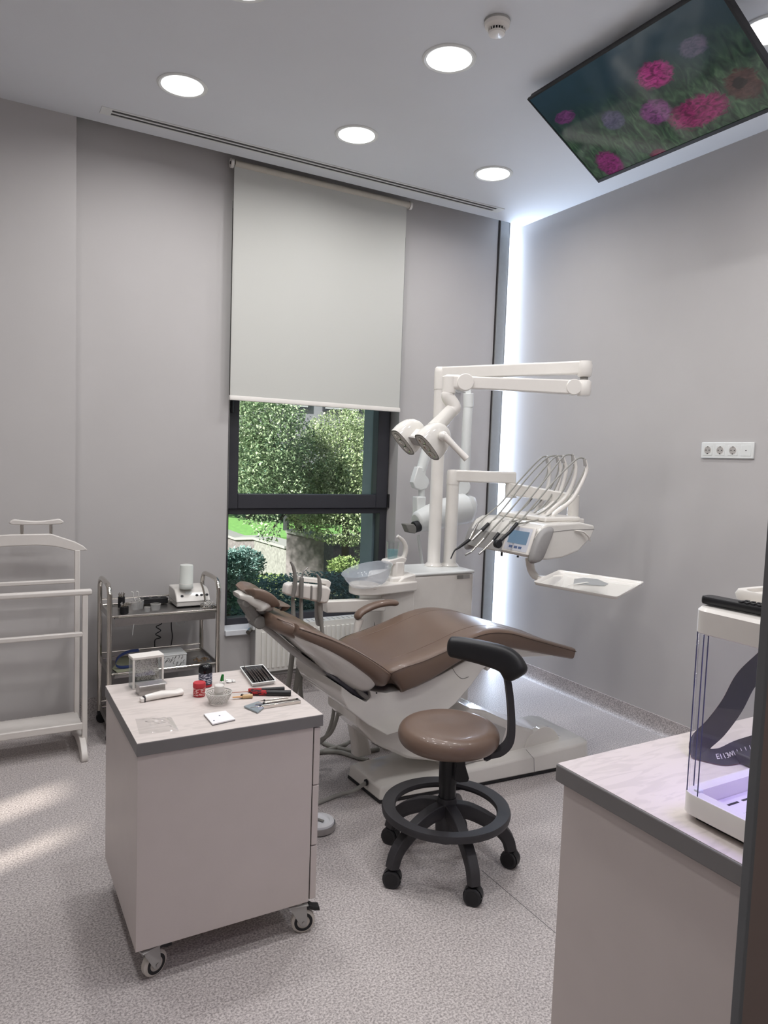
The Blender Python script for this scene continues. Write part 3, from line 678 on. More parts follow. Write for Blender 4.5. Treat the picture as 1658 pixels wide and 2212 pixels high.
# ================================================================== DENTAL CHAIR
YC = 2.75
ch = thing('dental_chair', (2.0, YC, 0), 'reclined brown dental chair on a glossy white base', 'dental chair')
# --- seat and leg rest: near top edge traced in its own vertical plane y = 2.48
near = [(1.4519, 0.5843), (1.4653, 0.6269), (1.5257, 0.6546), (1.631, 0.6762), (1.7465, 0.7079), (1.8661, 0.7449), (1.9787, 0.7594), (2.0972, 0.7447), (2.216, 0.7082), (2.3659, 0.6611), (2.5106, 0.6176)]
near = [(p[0], p[1]+0.008) for p in near]; near[-1] = (near[-1][0]+0.035, near[-1][1]-0.012)
g = slab([(near[0][0]-0.018, near[0][1]+0.004)]+near[1:],
         [0.085, 0.135, 0.140, 0.130, 0.112, 0.104, 0.100, 0.094, 0.084, 0.076, 0.066],
         [0.18, 0.255, 0.275, 0.28, 0.28, 0.276, 0.272, 0.266, 0.258, 0.245, 0.225], YC, n=40, k=5, e=0.34, dish=0.012)
st = g.build('seat_cushion', M_leather, ch, 0, sharp=75)
def edge_curve(path, hw, off, sgn, r, name, parent, k=5):
    P = resample([Vector((p[0], 0, p[1])) for p in path], k); H_ = [q.x for q in resample([Vector((t, 0, 0)) for t in hw], k)]
    pts = [Vector((p.x, YC+sgn*(H_[i]-off[0]), p.z-off[1])) for i, p in enumerate(P)]
    return G().tube(pts, r, 6).build(name, M_seam, parent)
for sgn in (-1, 1):
    edge_curve(near[1:], [0.257, 0.277, 0.283, 0.282, 0.278, 0.274, 0.268, 0.260, 0.247, 0.227], (0.003, 0.020), sgn, 0.0016, 'piping', st)
for sgn in (-1, 1):
    pts = [Vector((p[0], YC+sgn*0.175, p[1]-0.0078)) for p in near[2:]]
    G().tube(resample(pts, 5), 0.0016, 6).build('piping', M_leather, st)
# --- seat pan shell (white) following under the seat
pan_t = [(1.2706, 0.5863), (1.3174, 0.5481), (1.3843, 0.5064), (1.4071, 0.5244), (1.3996, 0.5523), (1.4764, 0.5324), (1.6155, 0.5397), (1.7546, 0.5806), (1.8994, 0.6338), (1.9998, 0.6649), (2.1319, 0.6685), (2.2714, 0.6415), (2.4029, 0.608)]
pan_b = [(2.4035, 0.5989), (2.2726, 0.6238), (2.1337, 0.6383), (2.0418, 0.6161), (1.9664, 0.572), (1.9064, 0.5061), (1.8229, 0.4343), (1.7167, 0.3782), (1.5777, 0.3597), (1.4882, 0.3505), (1.3988, 0.4078), (1.3008, 0.4897), (1.2678, 0.551)]
def shell(poly_t, poly_b, hw_mid, hw_edge, yc, name, m, parent, bev=0.02, seg=4):
    poly = poly_t+poly_b
    g = G().prism(poly, (0, yc-hw_mid, 0), (1, 0, 0), (0, 0, 1), (0, 2*hw_mid, 0))
    return g.build(name, m, parent, bev, seg)
shell(pan_t, pan_b, 0.235, 0.2, YC, 'seat_shell', M_gloss, ch, 0.018, 4)
g = G().prism([(1.9809, 0.6323), (2.1227, 0.6473), (2.3485, 0.6108), (2.4259, 0.5892), (2.3497, 0.5928), (2.1522, 0.6096), (2.059, 0.594), (2.0004, 0.5624)], (0, YC-0.23, 0), (1, 0, 0), (0, 0, 1), (0, 0.46, 0)); g.build('legrest_shell', M_gloss, ch, 0.004)
# --- backrest: swept along the recline direction
b0 = Vector((1.50, 0, 0.640)); b1 = Vector((1.015, 0, 0.895)); bd = (b1-b0).normalized(); bn = Vector((-bd.z, 0, bd.x)); bn = bn if bn.z > 0 else -bn
LB = (b1-b0).length
def back_path(s): 
    sag = -0.045*math.sin(PI*min(max(s, 0), 1))+0.018
    p = b0 + bd*(LB*s) - bn*sag*0.6
    return (p.x, p.z)
SS = [-0.05, -0.02, 0.06, 0.20, 0.42, 0.62, 0.78, 0.88]
HWB = [0.19, 0.245, 0.285, 0.305, 0.310, 0.303, 0.292, 0.27]
g = slab([back_path(s) for s in SS], [0.055, 0.085, 0.098, 0.094, 0.084, 0.074, 0.066, 0.055], HWB, YC, n=40, k=5, e=0.5, dish=0.022)
bk = g.build('backrest_cushion', M_leather, ch, 0, sharp=75)
g = slab([back_path(s) for s in (0.76, 0.82, 0.88, 0.93, 0.97, 0.995)], [0.078, 0.076, 0.074, 0.070, 0.062, 0.040], [0.24, 0.235, 0.228, 0.215, 0.19, 0.14], YC, n=32, k=5, e=0.55, dish=0.010)
nk = g.build('neck_cushion', M_leather, ch, 0, sharp=75)
P = resample([Vector((back_path(s)[0], 0, back_path(s)[1])) for s in SS], 6); HH = [q.x for q in resample([Vector((t, 0, 0)) for t in HWB], 6)]
for sgn in (-1, 1):
    G().tube([p + bn*(-0.018) + Vector((0, YC+sgn*(HH[i]-0.002), 0)) for i, p in enumerate(P)], 0.0016, 6).build('piping', M_seam, bk)
    G().tube([Vector((back_path(s)[0], YC+sgn*hw, back_path(s)[1]))+bn*(-0.014) for s, hw in ((0.90, 0.226), (0.93, 0.214), (0.96, 0.196), (0.98, 0.170))], 0.0014, 6).build('piping', M_seam, nk)
# white side shell of the backrest
g = G(); R = []
ss = [0.005, 0.02, 0.05, 0.10, 0.2, 0.35, 0.5, 0.66, 0.78, 0.86]; hwm = [0.10, 0.16, 0.22, 0.262, 0.290, 0.297, 0.298, 0.290, 0.276, 0.22]; dep = [0.05, 0.07, 0.095, 0.115, 0.125, 0.115, 0.092, 0.066, 0.036, 0.01]
P = resample([Vector((back_path(s)[0], 0, back_path(s)[1])) for s in ss], 4); HM = [q.x for q in resample([Vector((t, 0, 0)) for t in hwm], 4)]; DP = [q.x for q in resample([Vector((t, 0, 0)) for t in dep], 4)]
for i, p in enumerate(P):
    r = []
    for j in range(25):
        a = PI*j/24; y = -math.cos(a); d = math.sin(a)
        r.append(p - bn*0.050 + Vector((0, YC+HM[i]*math.copysign(abs(y)**0.45, y), 0)) - bn*(DP[i]*abs(d)**0.8*0.9))
    R.append(r)
g.rings(R); g.build('backrest_shell', M_gloss, ch, 0, sharp=70)
# spine with the headrest arm
sp = [b0 - bn*0.155 - bd*0.02, b0+bd*(LB*0.45)-bn*0.135, b0+bd*(LB*0.85)-bn*0.085, b0+bd*(LB*1.06)-bn*0.070]
g = G(); R = []
for i, p in enumerate(resample(sp, 5)):
    q = i/15; hw = 0.10-0.075*q; hh = 0.018-0.008*q
    R.append([p+Vector((0, YC+hw*a, 0))+bn*(hh*b) for a, b in ((-1, -0.5), (-0.7, -1), (0.7, -1), (1, -0.5), (1, 0.6), (-1, 0.6))])
g.rings(R).build('spine', M_lgrey, ch, 0.004)
elb = Vector((0.985, YC-0.0, 0.828)); hp = Vector((0.925, YC, 0.925))
elb = Vector((0.9841, 2.72, 0.8326)); hp = Vector((0.9285, 2.72, 0.9135)); tip = b0+bd*(LB*1.04)-bn*0.072+Vector((0, YC, 0))
g = G().tube([tip, elb], [0.014, 0.013], 12); g.build('headrest_rod', M_steel, ch)
g = G(); R = []
for c_, w_ in ((hp+(hp-elb)*0.08, 0.020), (hp+(elb-hp)*0.35, 0.022), (elb+(hp-elb)*0.2, 0.021), (elb, 0.024)):
    T = (elb-hp).normalized(); N = Vector((0, 1, 0)).cross(T)
    R.append([c_+N*(w_*a)+Vector((0, 0.030*b, 0)) for a, b in ((-1, -0.6), (-0.6, -1), (0.6, -1), (1, -0.6), (1, 0.6), (0.6, 1), (-0.6, 1), (-1, 0.6))])
g.rings(R).build('headrest_arm', M_grey, ch, 0.004)
G().cyl(elb-Vector((0, 0.042, 0)), elb+Vector((0, 0.042, 0)), 0.026, n=28).build('headrest_knob', M_grey, ch, 0.005, 3)
G().cyl(hp-Vector((0, 0.036, 0)), hp+Vector((0, 0.036, 0)), 0.018, n=24).build('headrest_joint', M_grey, ch, 0.004)
# headrest cushion: swept across the head end, with a near end turned towards us
hx = [Vector(p) for p in ((0.9115, 2.69, 0.9754), (0.9267, 2.68, 0.9836), (0.9498, 2.66, 0.9876), (0.9919, 2.65, 0.9777), (1.0369, 2.65, 0.9473), (1.0612, 2.65, 0.9104), (1.0602, 2.66, 0.8768))]
R = []
def hr(path, th, hw, dish, m, name, parent, yc=2.75):
    g = slab([(p.x, p.z) for p in path], th, hw, yc, n=40, k=5, e=0.55, dish=dish); return g.build(name, m, parent, 0, sharp=75)
hc = hr(hx, [0.034, 0.050, 0.056, 0.058, 0.056, 0.052, 0.036], [0.060, 0.080, 0.094, 0.105, 0.105, 0.092, 0.060], 0.018, M_leather, 'headrest_cushion', ch, 2.735)
hs = [Vector(p) for p in [(0.9003, 2.655, 0.9497), (0.9412, 2.655, 0.9543), (0.9945, 2.655, 0.9454), (1.0259, 2.655, 0.9193), (1.0424, 2.655, 0.8847)]]
hr(hs, [0.020, 0.046, 0.066, 0.066, 0.034], [0.045, 0.080, 0.094, 0.094, 0.060], 0.0, M_gloss, 'headrest_shell', hc, 2.735)
# far side armrest
ap = [Vector(p) for p in [(1.609, 3.06, 0.7149), (1.6382, 3.06, 0.7492), (1.7093, 3.06, 0.7762), (1.7878, 3.06, 0.7846), (1.847, 3.06, 0.7781)]]
g = G(); R = []
PP = resample(ap, 5)
for i, p in enumerate(PP):
    T = (PP[min(i+1, len(PP)-1)]-PP[max(i-1, 0)]).normalized(); N = Vector((0, -1, 0)).cross(T); N = N if N.z > 0 else -N
    q = 0.35 if i in (0, len(PP)-1) else (0.8 if i in (1, len(PP)-2) else 1)
    R.append([p + Vector((0, 0.030*q*math.cos(a), 0)) + N*(0.017*q*math.sin(a)) for a in [2*PI*j/14 for j in range(14)]])
g.rings(R).build('armrest_pad', M_leather, ch, 0, sub=1, sharp=80)
g = G(); R = []
for p, w_ in zip([Vector(p) for p in [(1.6293, 3.06, 0.7133), (1.616, 3.06, 0.6595), (1.6141, 3.06, 0.5725), (1.6363, 3.06, 0.4547)]], (0.022, 0.014, 0.018, 0.03)):
    R.append([p+Vector((w_*math.cos(a), 0.02*math.sin(a), 0)) for a in [2*PI*j/12 for j in range(12)]])
g.rings(R).build('armrest_support', M_white, ch, 0, sharp=60)
# hinge fan behind the seat (dark) with its grey rim
g = G().prism([(1.2504, 0.6209), (1.3407, 0.6023), (1.4186, 0.5263), (1.4327, 0.5009), (1.4158, 0.4876), (1.3367, 0.5373), (1.2849, 0.5786)], (0, 2.545, 0), (1, 0, 0), (0, 0, 1), (0, 0.38, 0)); g.build('hinge_cover', mat('slate_cover', (84, 84, 92), 0.35), ch, 0.006)
G().tube([(1.3307, 2.53, 0.6078), (1.3403, 2.53, 0.576), (1.367, 2.53, 0.5417), (1.409, 2.53, 0.5089)], 0.010, 10, sm=5).build('hinge_rim', M_grey, ch)

G().cyl((1.4282, 2.512, 0.541), (1.4328, 2.52, 0.538), 0.0035, n=10).build('screw', M_dark, ch)
# tension joint lines
G().tube([(1.7993, 2.514, 0.6082), (1.8257, 2.514, 0.5722), (1.8592, 2.514, 0.5475), (1.8941, 2.514, 0.5515)], 0.001, 5, sm=4).build('panel_line', M_edge, ch)
# lift arm from the rear of the base up to the seat
la = [(1.3136, 0.5313), (1.3888, 0.4738), (1.5926, 0.3425), (1.839, 0.2608), (2.0999, 0.2849), (2.3867, 0.2407), (2.4601, 0.0411), (2.1104, 0.1043), (1.8455, 0.1306), (1.5988, 0.1968), (1.4575, 0.2911), (1.3926, 0.37), (1.3863, 0.4246), (1.3302, 0.4821)]
G().prism([(1.3839, 0.4904), (1.5683, 0.3668), (1.839, 0.2608), (2.1038, 0.2174), (2.223, 0.0839), (1.897, 0.1211), (1.6464, 0.1881), (1.4803, 0.2832), (1.3923, 0.378)], (0, 2.60, 0), (1, 0, 0), (0, 0, 1), (0, 0.30, 0)).build('lift_arm', M_gloss, ch, 0.014, 3)
# base: low plinth and the raised motor housing
bz = 0.125
base = [(1.5149, 2.9031), (1.5282, 2.6168), (1.9254, 2.5585), (2.3455, 2.5519), (2.5233, 2.5084)]
bl = [(1.512, 2.905), (1.524, 2.620), (2.02, 2.570), (2.66, 2.530), (2.70, 2.555), (2.70, 2.93), (2.66, 2.96)]
G().prism([(x*1.0, y) for x, y in bl], (0, 0, 0.004), (1, 0, 0), (0, 1, 0), (0, 0, 0.012)).build('base_foot', M_black, ch)
R = []
def inset(poly, d):
    cx = sum(p[0] for p in poly)/len(poly); cy = sum(p[1] for p in poly)/len(poly)
    return [(cx+(x-cx)*(1-d/abs(x-cx+1e-6)) if abs(x-cx) > d else x, cy+(y-cy)*(1-d/abs(y-cy+1e-6)) if abs(y-cy) > d else y) for x, y in poly]
zt_ = lambda x: 0.085 + 0.045*max(0, min(1, (x-1.85)/0.5))
g = G(); lo = [(x, y, 0.014) for x, y in bl]; mi = [(x, y, zt_(x)-0.018) for x, y in inset(bl, 0.006)]; hi = [(x, y, zt_(x)) for x, y in inset(bl, 0.035)]
g.rings([lo, mi, hi]); g.build('base', M_gloss, ch, 0.008, 3)
# motor housing ramp (facets seen right of the stool)
ho = [(1.9956, 0.0567), (1.9367, 0.4215), (2.006, 0.4609), (2.0849, 0.4016), (2.2752, 0.2721), (2.4121, 0.2044), (2.623, 0.0617), (2.7846, -0.0535)]
hb = [(1.86, 0.08), (1.90, 0.30), (1.99, 0.36), (2.08, 0.335), (2.30, 0.225), (2.46, 0.165), (2.60, 0.12), (2.60, 0.08)]
G().prism(hb, (0, 2.62, 0), (1, 0, 0), (0, 0, 1), (0, 0.28, 0)).build('motor_housing', M_gloss, ch, 0.012, 3)
G().prism([(1.93, 0.10), (1.96, 0.335), (2.02, 0.325), (2.20, 0.235), (2.16, 0.12)], (0, 2.606, 0), (1, 0, 0), (0, 0, 1), (0, 0.018, 0)).build('housing_panel', M_lgrey, ch, 0.003)
g = G().lathe([(0, 0), (0.115, 0), (0.115, 0.006), (0, 0.006)], (2.52, 2.603, 0.085), (0, -1, 0), n=40)
g2 = G().prism([(0.115*math.cos(a), 0.115*math.sin(a)) for a in [PI*j/20 for j in range(21)]], (2.44, 2.612, 0.088), (1, 0, 0), (0, 0, 1), (0, 0.03, 0)); g2.build('round_cover', M_gloss, ch, 0.003)
G().tube([(2.33, 2.5415, 0.025), (2.325, 2.5425, 0.09), (2.30, 2.575, 0.128)], 0.0012, 5).build('base_joint', M_edge, ch)
hc_ = Vector((1.5237, 2.77, 0.0406))
G().cyl((1.513, 2.735, 0.052), (1.521, 2.735, 0.052), 0.014, n=20).build('cable_port', M_black, ch)
tag(G().tube([(1.516, 2.735, 0.050), (1.44, 2.715, 0.036), (1.4008, 2.7547, 0.012), (1.3145, 2.7382, 0.01), (1.05, 2.66, 0.010), (0.80, 2.60, 0.010)], 0.0085, 10, sm=5).build('foot_control_cable', M_hose, None), 'grey cable running over the floor from the rear of the chair base', 'cable')
# foot control
fc = Vector((1.1988, 2.5496, 0))
t = thing('foot_control', tuple(fc), 'round silver foot control on the floor half hidden behind the rolling cabinet', 'foot control')
G().lathe([(0, 0), (0.066, 0), (0.071, 0.006), (0.070, 0.028), (0, 0.028)], fc, n=36).build('base', M_steel, t)
G().lathe([(0, 0.028), (0.066, 0.028), (0.064, 0.036), (0.048, 0.040), (0.044, 0.034), (0, 0.033)], fc, n=36).build('pedal_disc', mat('silver_plastic', (214, 215, 218), 0.3), t)
G().obox(fc+Vector((0.0, 0.0, 0.040)), 0.055, 0.012, 0.004, (0.5, -0.87, 0)).build('step_bar', M_grey, t, 0.0015)

# ================================================================== TREATMENT UNIT BEHIND THE CHAIR
un = thing('dental_unit', (2.2, 3.4, 0), 'white treatment unit column with spittoon, lamp arm and instrument head', 'dental unit')
UX0, UX1, UY0, UY1, UZ = 2.05, 2.45, 3.245, 3.54, 0.89
G().box((UX0, UY0, 0.02), (UX1, UY1, UZ-0.018)).build('unit_box', M_white, un, 0.012, 3)
G().box((UX0-0.004, UY0-0.006, UZ-0.018), (UX1+0.003, UY1+0.004, UZ)).build('box_lid', M_white2, un, 0.010, 3)
G().box((2.3368, 3.244, 0.8493), (2.405, 3.2435, 0.8)).build('type_plate', M_grey, un) if False else G().prism([(2.3322, 0.8653), (2.3732, 0.8659), (2.3743, 0.8449), (2.3332, 0.8444)], (0, 3.2425, 0), (1, 0, 0), (0, 0, 1), (0, 0.002, 0)).build('type_plate', M_grey, un)
G().prism([(2.3732, 0.8659), (2.4178, 0.8663), (2.419, 0.8452), (2.3743, 0.8449)], (0, 3.2425, 0), (1, 0, 0), (0, 0, 1), (0, 0.002, 0)).build('type_plate', M_lgrey, un)
# spittoon body: arm-like housing to the left of the box
sb = [(1.6469, 0.8665), (2.0308, 0.8922), (2.0409, 0.67), (1.8181, 0.7966), (1.6487, 0.8168)]
G().prism([(1.8983, 0.8785), (2.0408, 0.8836), (2.0821, -0.0285), (1.8777, 0.0057), (1.8409, 0.7841), (1.8795, 0.7914)], (0, 3.22, 0), (1, 0, 0), (0, 0, 1), (0, 0.26, 0)).build('spittoon_housing', M_white, un, 0.012, 3)
zc = (1.7615, 3.2, 0.8553)[2]
pl_ = [(1.70+0.105*math.cos(a), 3.24+0.095*math.sin(a)) for a in [math.radians(q) for q in range(90, 271, 15)]] + [(2.02, 3.145), (2.035, 3.16), (2.035, 3.335)]
bx = (1.6677, 0.8538)[0]
pl_ = [(x + (bx - 1.595), y) for x, y in pl_[:13]] + [(2.047, 3.20), (2.047, 3.335)]
G().prism(pl_, (0, 0, zc-0.052), (1, 0, 0), (0, 1, 0), (0, 0, 0.052)).build('spittoon_shelf', M_white, un, 0.008, 3)
G().prism([(1.9328, 0.8538), (1.9658, 0.8791), (2.0371, 0.8928), (2.0396, 0.838)], (0, 3.205, 0), (1, 0, 0), (0, 0, 1), (0, 0.13, 0)).build('shelf_riser', M_white, un, 0.006, 3)
bc = Vector((1.7572, 3.22, 0.8978)); 
til = Vector((0.16, 0, 1)).normalized()
M_bowl = frost('frosted_bowl', (198, 204, 212), 0.50, 0.12)
g = G().lathe([(0.02, -0.056), (0.066, -0.053), (0.099, -0.034), (0.119, 0.0), (0.131, 0.034), (0.134, 0.0345)], bc, (-0.26, 0, 1), n=48, cap=False)
g.build('spittoon_bowl', M_bowl, un, 0, sharp=60)
G().lathe([(0, -0.062), (0.075, -0.060), (0.060, -0.050), (0, -0.052)], bc, (-0.15, 0, 1), n=32).build('bowl_drain', M_grey, un)
# cup filler: pedestal, cup shelf and curved spout
ped = Vector((1.9599, 3.28, 0.923))
G().prism([(x*0.036, y*0.040) for x, y in ((-1, -0.6), (-0.6, -1), (0.6, -1), (1, -0.6), (1, 0.6), (0.6, 1), (-0.6, 1), (-1, 0.6))], (ped.x, 3.28, zc-0.01), (1, 0, 0), (0, 1, 0), (0, 0, (1.9586, 3.28, 0.9555)[2]-zc+0.01)).build('filler_pedestal', M_white, un, 0.006)
G().prism([(1.882, 0.9511), (1.8898, 0.9656), (1.9747, 0.9823), (2.0041, 0.9712), (1.9935, 0.9466), (1.9135, 0.9399)], (0, 3.245, 0), (1, 0, 0), (0, 0, 1), (0, 0.075, 0)).build('cup_shelf', M_white, un, 0.006, 3)
G().tube([(1.9874, 3.28, 0.9543), (2.0091, 3.28, 0.9885), (2.0132, 3.28, 1.0285), (1.9943, 3.28, 1.064), (1.9586, 3.28, 1.0897)], [0.014, 0.013, 0.012, 0.011, 0.009], 12, sm=5).build('water_spout', M_white, un)
# cup with blue rinse
cu = thing('plastic_cup', (1.9322, 3.28, 0.969), 'clear plastic cup of blue rinse on the cup filler', 'cup')
q = Vector((1.9323, 3.28, 0.9665))
G().lathe([(0, 0), (0.026, 0), (0.0335, 0.092), (0.0345, 0.092), (0.0345, 0.094), (0.0325, 0.094), (0.0255, 0.003), (0, 0.003)], q, n=32).build('cup_wall', M_clear, cu)
G().lathe([(0, 0.004), (0.0255, 0.004), (0.0295, 0.052), (0, 0.052)], q, n=32).build('blue_rinse', frost('blue_liquid', (120, 190, 198), 0.35, 0.1), cu)
# poles
P1, P2 = Vector((2.31, 3.45, 0)), Vector((2.405, 3.425, 0))
for P_, top in ((P1, 1.90), (P2, 1.365)):
    G().lathe([(0, UZ), (0.052, UZ), (0.054, UZ+0.004), (0.044, UZ+0.014), (0.037, UZ+0.022), (0.036, top), (0, top)], P_, n=36).build('pole', M_white, un, 0, sharp=50)
# lamp arm, upper: pole head + beam running towards the room
d1 = Vector((0.454, -0.891, 0)); e1 = P1 + d1*0.825
def beam(pts, w, h, m, name, parent, bev=0.010, up_=Vector((0, 0, 1))):
    g = G(); R = []
    for i, p in enumerate(pts):
        T = (pts[min(i+1, len(pts)-1)]-pts[max(i-1, 0)]).normalized(); S_ = T.cross(up_).normalized(); U_ = S_.cross(T)
        ww = w[i] if isinstance(w, list) else w; hh = h[i] if isinstance(h, list) else h
        R.append([p+S_*(ww*a)+U_*(hh*b) for a, b in ((-1, -1), (1, -1), (1, 1), (-1, 1))])
    return g.rings(R).build(name, m, parent, bev, 4)
G().lathe([(0, 1.90), (0.038, 1.90), (0.039, 1.995), (0.037, 2.018), (0.030, 2.026), (0, 2.028)], P1, n=36).build('arm_cap', M_white, un, 0, sharp=50)
beam([P1+Vector((0, 0, 1.990)), e1+Vector((0, 0, 1.990))+d1*0.02], 0.030, [0.036, 0.034], M_white, 'lamp_arm_upper', un)
G().lathe([(0, 1.945), (0.030, 1.945), (0.036, 1.955), (0.037, 2.005), (0.032, 2.024), (0, 2.026)], e1, n=32).build('arm_joint', M_white, un, 0, sharp=50)
G().lathe([(0, 1.928), (0.020, 1.928), (0.020, 1.948), (0, 1.948)], e1, n=20).build('joint_gap', M_grey, un)
e2 = Vector((2.155, 3.01, 1.895))
j1 = e1+Vector((0, 0, 1.890))
G().lathe([(0, -0.040), (0.030, -0.040), (0.036, -0.030), (0.037, 0.030), (0.030, 0.038), (0, 0.040)], j1, n=32).build('elbow', M_white, un, 0, sharp=50)
dj = (e2-j1).normalized(); sj = Vector((-dj.y, dj.x, 0)).normalized()
beam([j1, j1+dj*0.12, e2-dj*0.06, e2+dj*0.0], [0.026, 0.026, 0.024, 0.024], [0.036, 0.036, 0.031, 0.031], M_white, 'lamp_arm_lower', un, 0.008)
jj = j1+dj*0.055
G().cyl(jj-sj*0.031, jj+sj*0.031, 0.040, n=32).build('elbow_disc', M_white, un, 0.004)
e3 = e2-dj*0.005
G().cyl(e3-sj*0.034, e3+sj*0.034, 0.043, n=32).build('knuckle_disc', M_white, un, 0.004)
kx_ = e2+dj*0.075
beam([e2, kx_+dj*0.025], 0.028, 0.036, M_white, 'knuckle', un, 0.014)
G().tube([kx_+Vector((0, 0, 0.030)), kx_-Vector((0, 0, 0.060))], 0.034, 28).build('swivel', M_white, un, 0.006)
dL = (kx_-Vector((0, 0, 1.5))).dot(Vector((0.4943, 0.8667, -0.0743)))
lp = Vector((2.0958, 2.986, 1.7981)); lq = Vector((2.0005, 3.0284, 1.6584))
kk = kx_-Vector((0, 0, 0.058))
G().tube([kk, kk+Vector((-0.002, 0, -0.018)), Vector((2.1169, 3.03, 1.7693)), Vector((2.096, 3.035, 1.7449))], [0.034, 0.034, 0.034, 0.033], 28, sm=5).build('lamp_neck', M_white, un)
lampc = Vector((1.985, 3.06, 1.655))
G().tube([Vector((2.1033, 3.03, 1.7568)), Vector((2.047, 3.05, 1.6868)), Vector((1.9855, 3.07, 1.6144))], [0.034, 0.040, 0.046], 28).build('lamp_neck', M_gloss, un)
# lamp head: two pods with reflectors, bridge, grip
lh = thing('operating_lamp', tuple(lampc), 'white twin pod operating lamp with angled grip hanging from the upper arm', 'lamp')
F_ = Vector((-0.72, 0.0, -0.69)).normalized(); U_ = Vector((-0.69, 0, 0.72)).normalized(); Y_ = Vector((0, 1, 0))
def pod(c, r, ln):
    # D shaped body: flat glass side facing F_, domed back, thickness along Y
    prof = [(-0.015, 1.0), (0.02, 1.02), (0.05, 0.98), (0.08, 0.88), (0.105, 0.68), (0.12, 0.42), (0.126, 0.15)]
    R = []
    for b, q in prof:
        R.append([c - F_*b + U_*(r*q*math.copysign(abs(math.sin(a))**0.85, math.sin(a))) + Y_*(ln*(0.45+0.55*q)*math.copysign(abs(math.cos(a))**0.6, math.cos(a))) for a in [2*PI*j/36 for j in range(36)]])
    p = G().rings(R).build('lamp_pod', M_gloss, lh, 0, sub=0, sharp=60)
    R = [[c + F_*0.0155 + U_*(r*q*math.copysign(abs(math.sin(a))**0.85, math.sin(a))) + Y_*(ln*q*math.copysign(abs(math.cos(a))**0.6, math.cos(a))) for a in [2*PI*j/36 for j in range(36)]] for q in (1.0, 0.9)]
    G().rings(R, cap=False).build('lens_rim', M_grey, p)
    R = [[c + F_*0.0148 + U_*(r*q*math.copysign(abs(math.sin(a))**0.85, math.sin(a))) + Y_*(ln*q*math.copysign(abs(math.cos(a))**0.6, math.cos(a))) for a in [2*PI*j/36 for j in range(36)]] for q in (0.9, 0.02)]
    G().rings(R).build('lens', mat('lens_glass', (176, 178, 188), 0.08, metal=0.7), p)
    for i in (-1, 0, 1):
        cc = c + F_*0.016 + U_*(i*r*0.52)
        G().lathe([(0, -0.004), (0.012, -0.004), (0.020, 0.002), (0.022, 0.002), (0.022, -0.006)], cc, F_, n=20, cap=False).build('reflector', M_chrome, p)
    return p
pr_ = Vector((1.9335, 2.97, 1.5707)); pl2 = Vector((1.9134, 3.17, 1.5931))
pod(pr_, 0.083, 0.052); pod(pl2, 0.083, 0.052)
mid = (pr_+pl2)/2
G().obox(mid - F_*0.045, 0.20, 0.060, 0.05, tuple(pr_-pl2), tuple(U_)).build('bridge', M_gloss, lh, 0.006)
G().obox(mid - F_*0.012, 0.12, 0.055, 0.012, tuple(pr_-pl2), tuple(F_)).build('sensor_window', M_lgrey, lh, 0.002)
gb = Vector((1.9681, 2.9, 1.6167))
G().sphere(gb, 0.024, 20, 14).build('grip_socket', M_gloss, lh)
G().tube([gb+Vector((0, -0.006, 0.002)), Vector((2.019, 2.86, 1.5609)), Vector((2.0629, 2.83, 1.5094))], [0.018, 0.015, 0.0165], 20, sm=4).build('grip', M_white, lh, 0.003)
# ---- delivery arm and instrument head
G().lathe([(0, 1.365), (0.038, 1.365), (0.038, 1.435), (0.034, 1.447), (0, 1.45)], P2, n=36).build('arm_cap', M_white, un, 0, sharp=50)
q1 = Vector((2.715, 3.245, 1.414))
beam([P2+Vector((0, 0, 1.414)), q1], 0.034, 0.034, M_white, 'delivery_arm', un)
G().tube([q1+Vector((-0.02, 0.01, -0.03)), q1+Vector((-0.02, 0.01, -0.115))], 0.034, 24).build('delivery_joint', M_white, un, 0.006)
q2 = q1+Vector((-0.02, 0.01, -0.065)); q3 = Vector((2.80, 2.86, 1.318))
beam([q2, q3], [0.030, 0.024], [0.036, 0.026], M_white, 'delivery_arm_lower', un, 0.006)
G().tube([q3+Vector((0, 0, 0.022)), q3-Vector((0, 0, 0.115))], 0.030, 24).build('head_pivot', M_white, un, 0.005)
G().prism([(2.60, 2.80), (2.83, 2.80), (2.83, 2.92), (2.60, 2.92)], (0, 0, q3.z-0.13), (1, 0, 0), (0, 1, 0), (0, 0, 0.03)).build('pivot_plate', M_white, un, 0.008)
dh = thing('delivery_console', (2.5, 2.9, 1.02), 'white instrument head with touch screen, handles and five whip arms over the chair', 'instrument unit')
hy0, hy1 = 2.66, 3.19
# body profile in XZ (front low at the left)
G().prism([(2.352, 1.040), (2.347, 1.062), (2.372, 1.140), (2.400, 1.185), (2.44, 1.205), (2.66, 1.212), (2.76, 1.196), (2.765, 1.176), (2.74, 1.13), (2.66, 1.065), (2.55, 1.035), (2.45, 1.028)], (0, hy0, 0), (1, 0, 0), (0, 0, 1), (0, hy1-hy0, 0)).build('head_body', M_gloss, dh, 0.014, 4)
G().tube([(2.44, hy0-0.0015, 1.165), (2.60, hy0-0.0015, 1.176), (2.757, hy0-0.0015, 1.176)], 0.0012, 5).build('panel_line', M_edge, dh)
G().prism([(2.348, 1.046), (2.371, 1.135), (2.366, 1.135), (2.341, 1.046)], (0, 2.88, 0), (1, 0, 0), (0, 0, 1), (0, 0.29, 0)).build('holder_bar', M_lgrey, dh, 0.002)
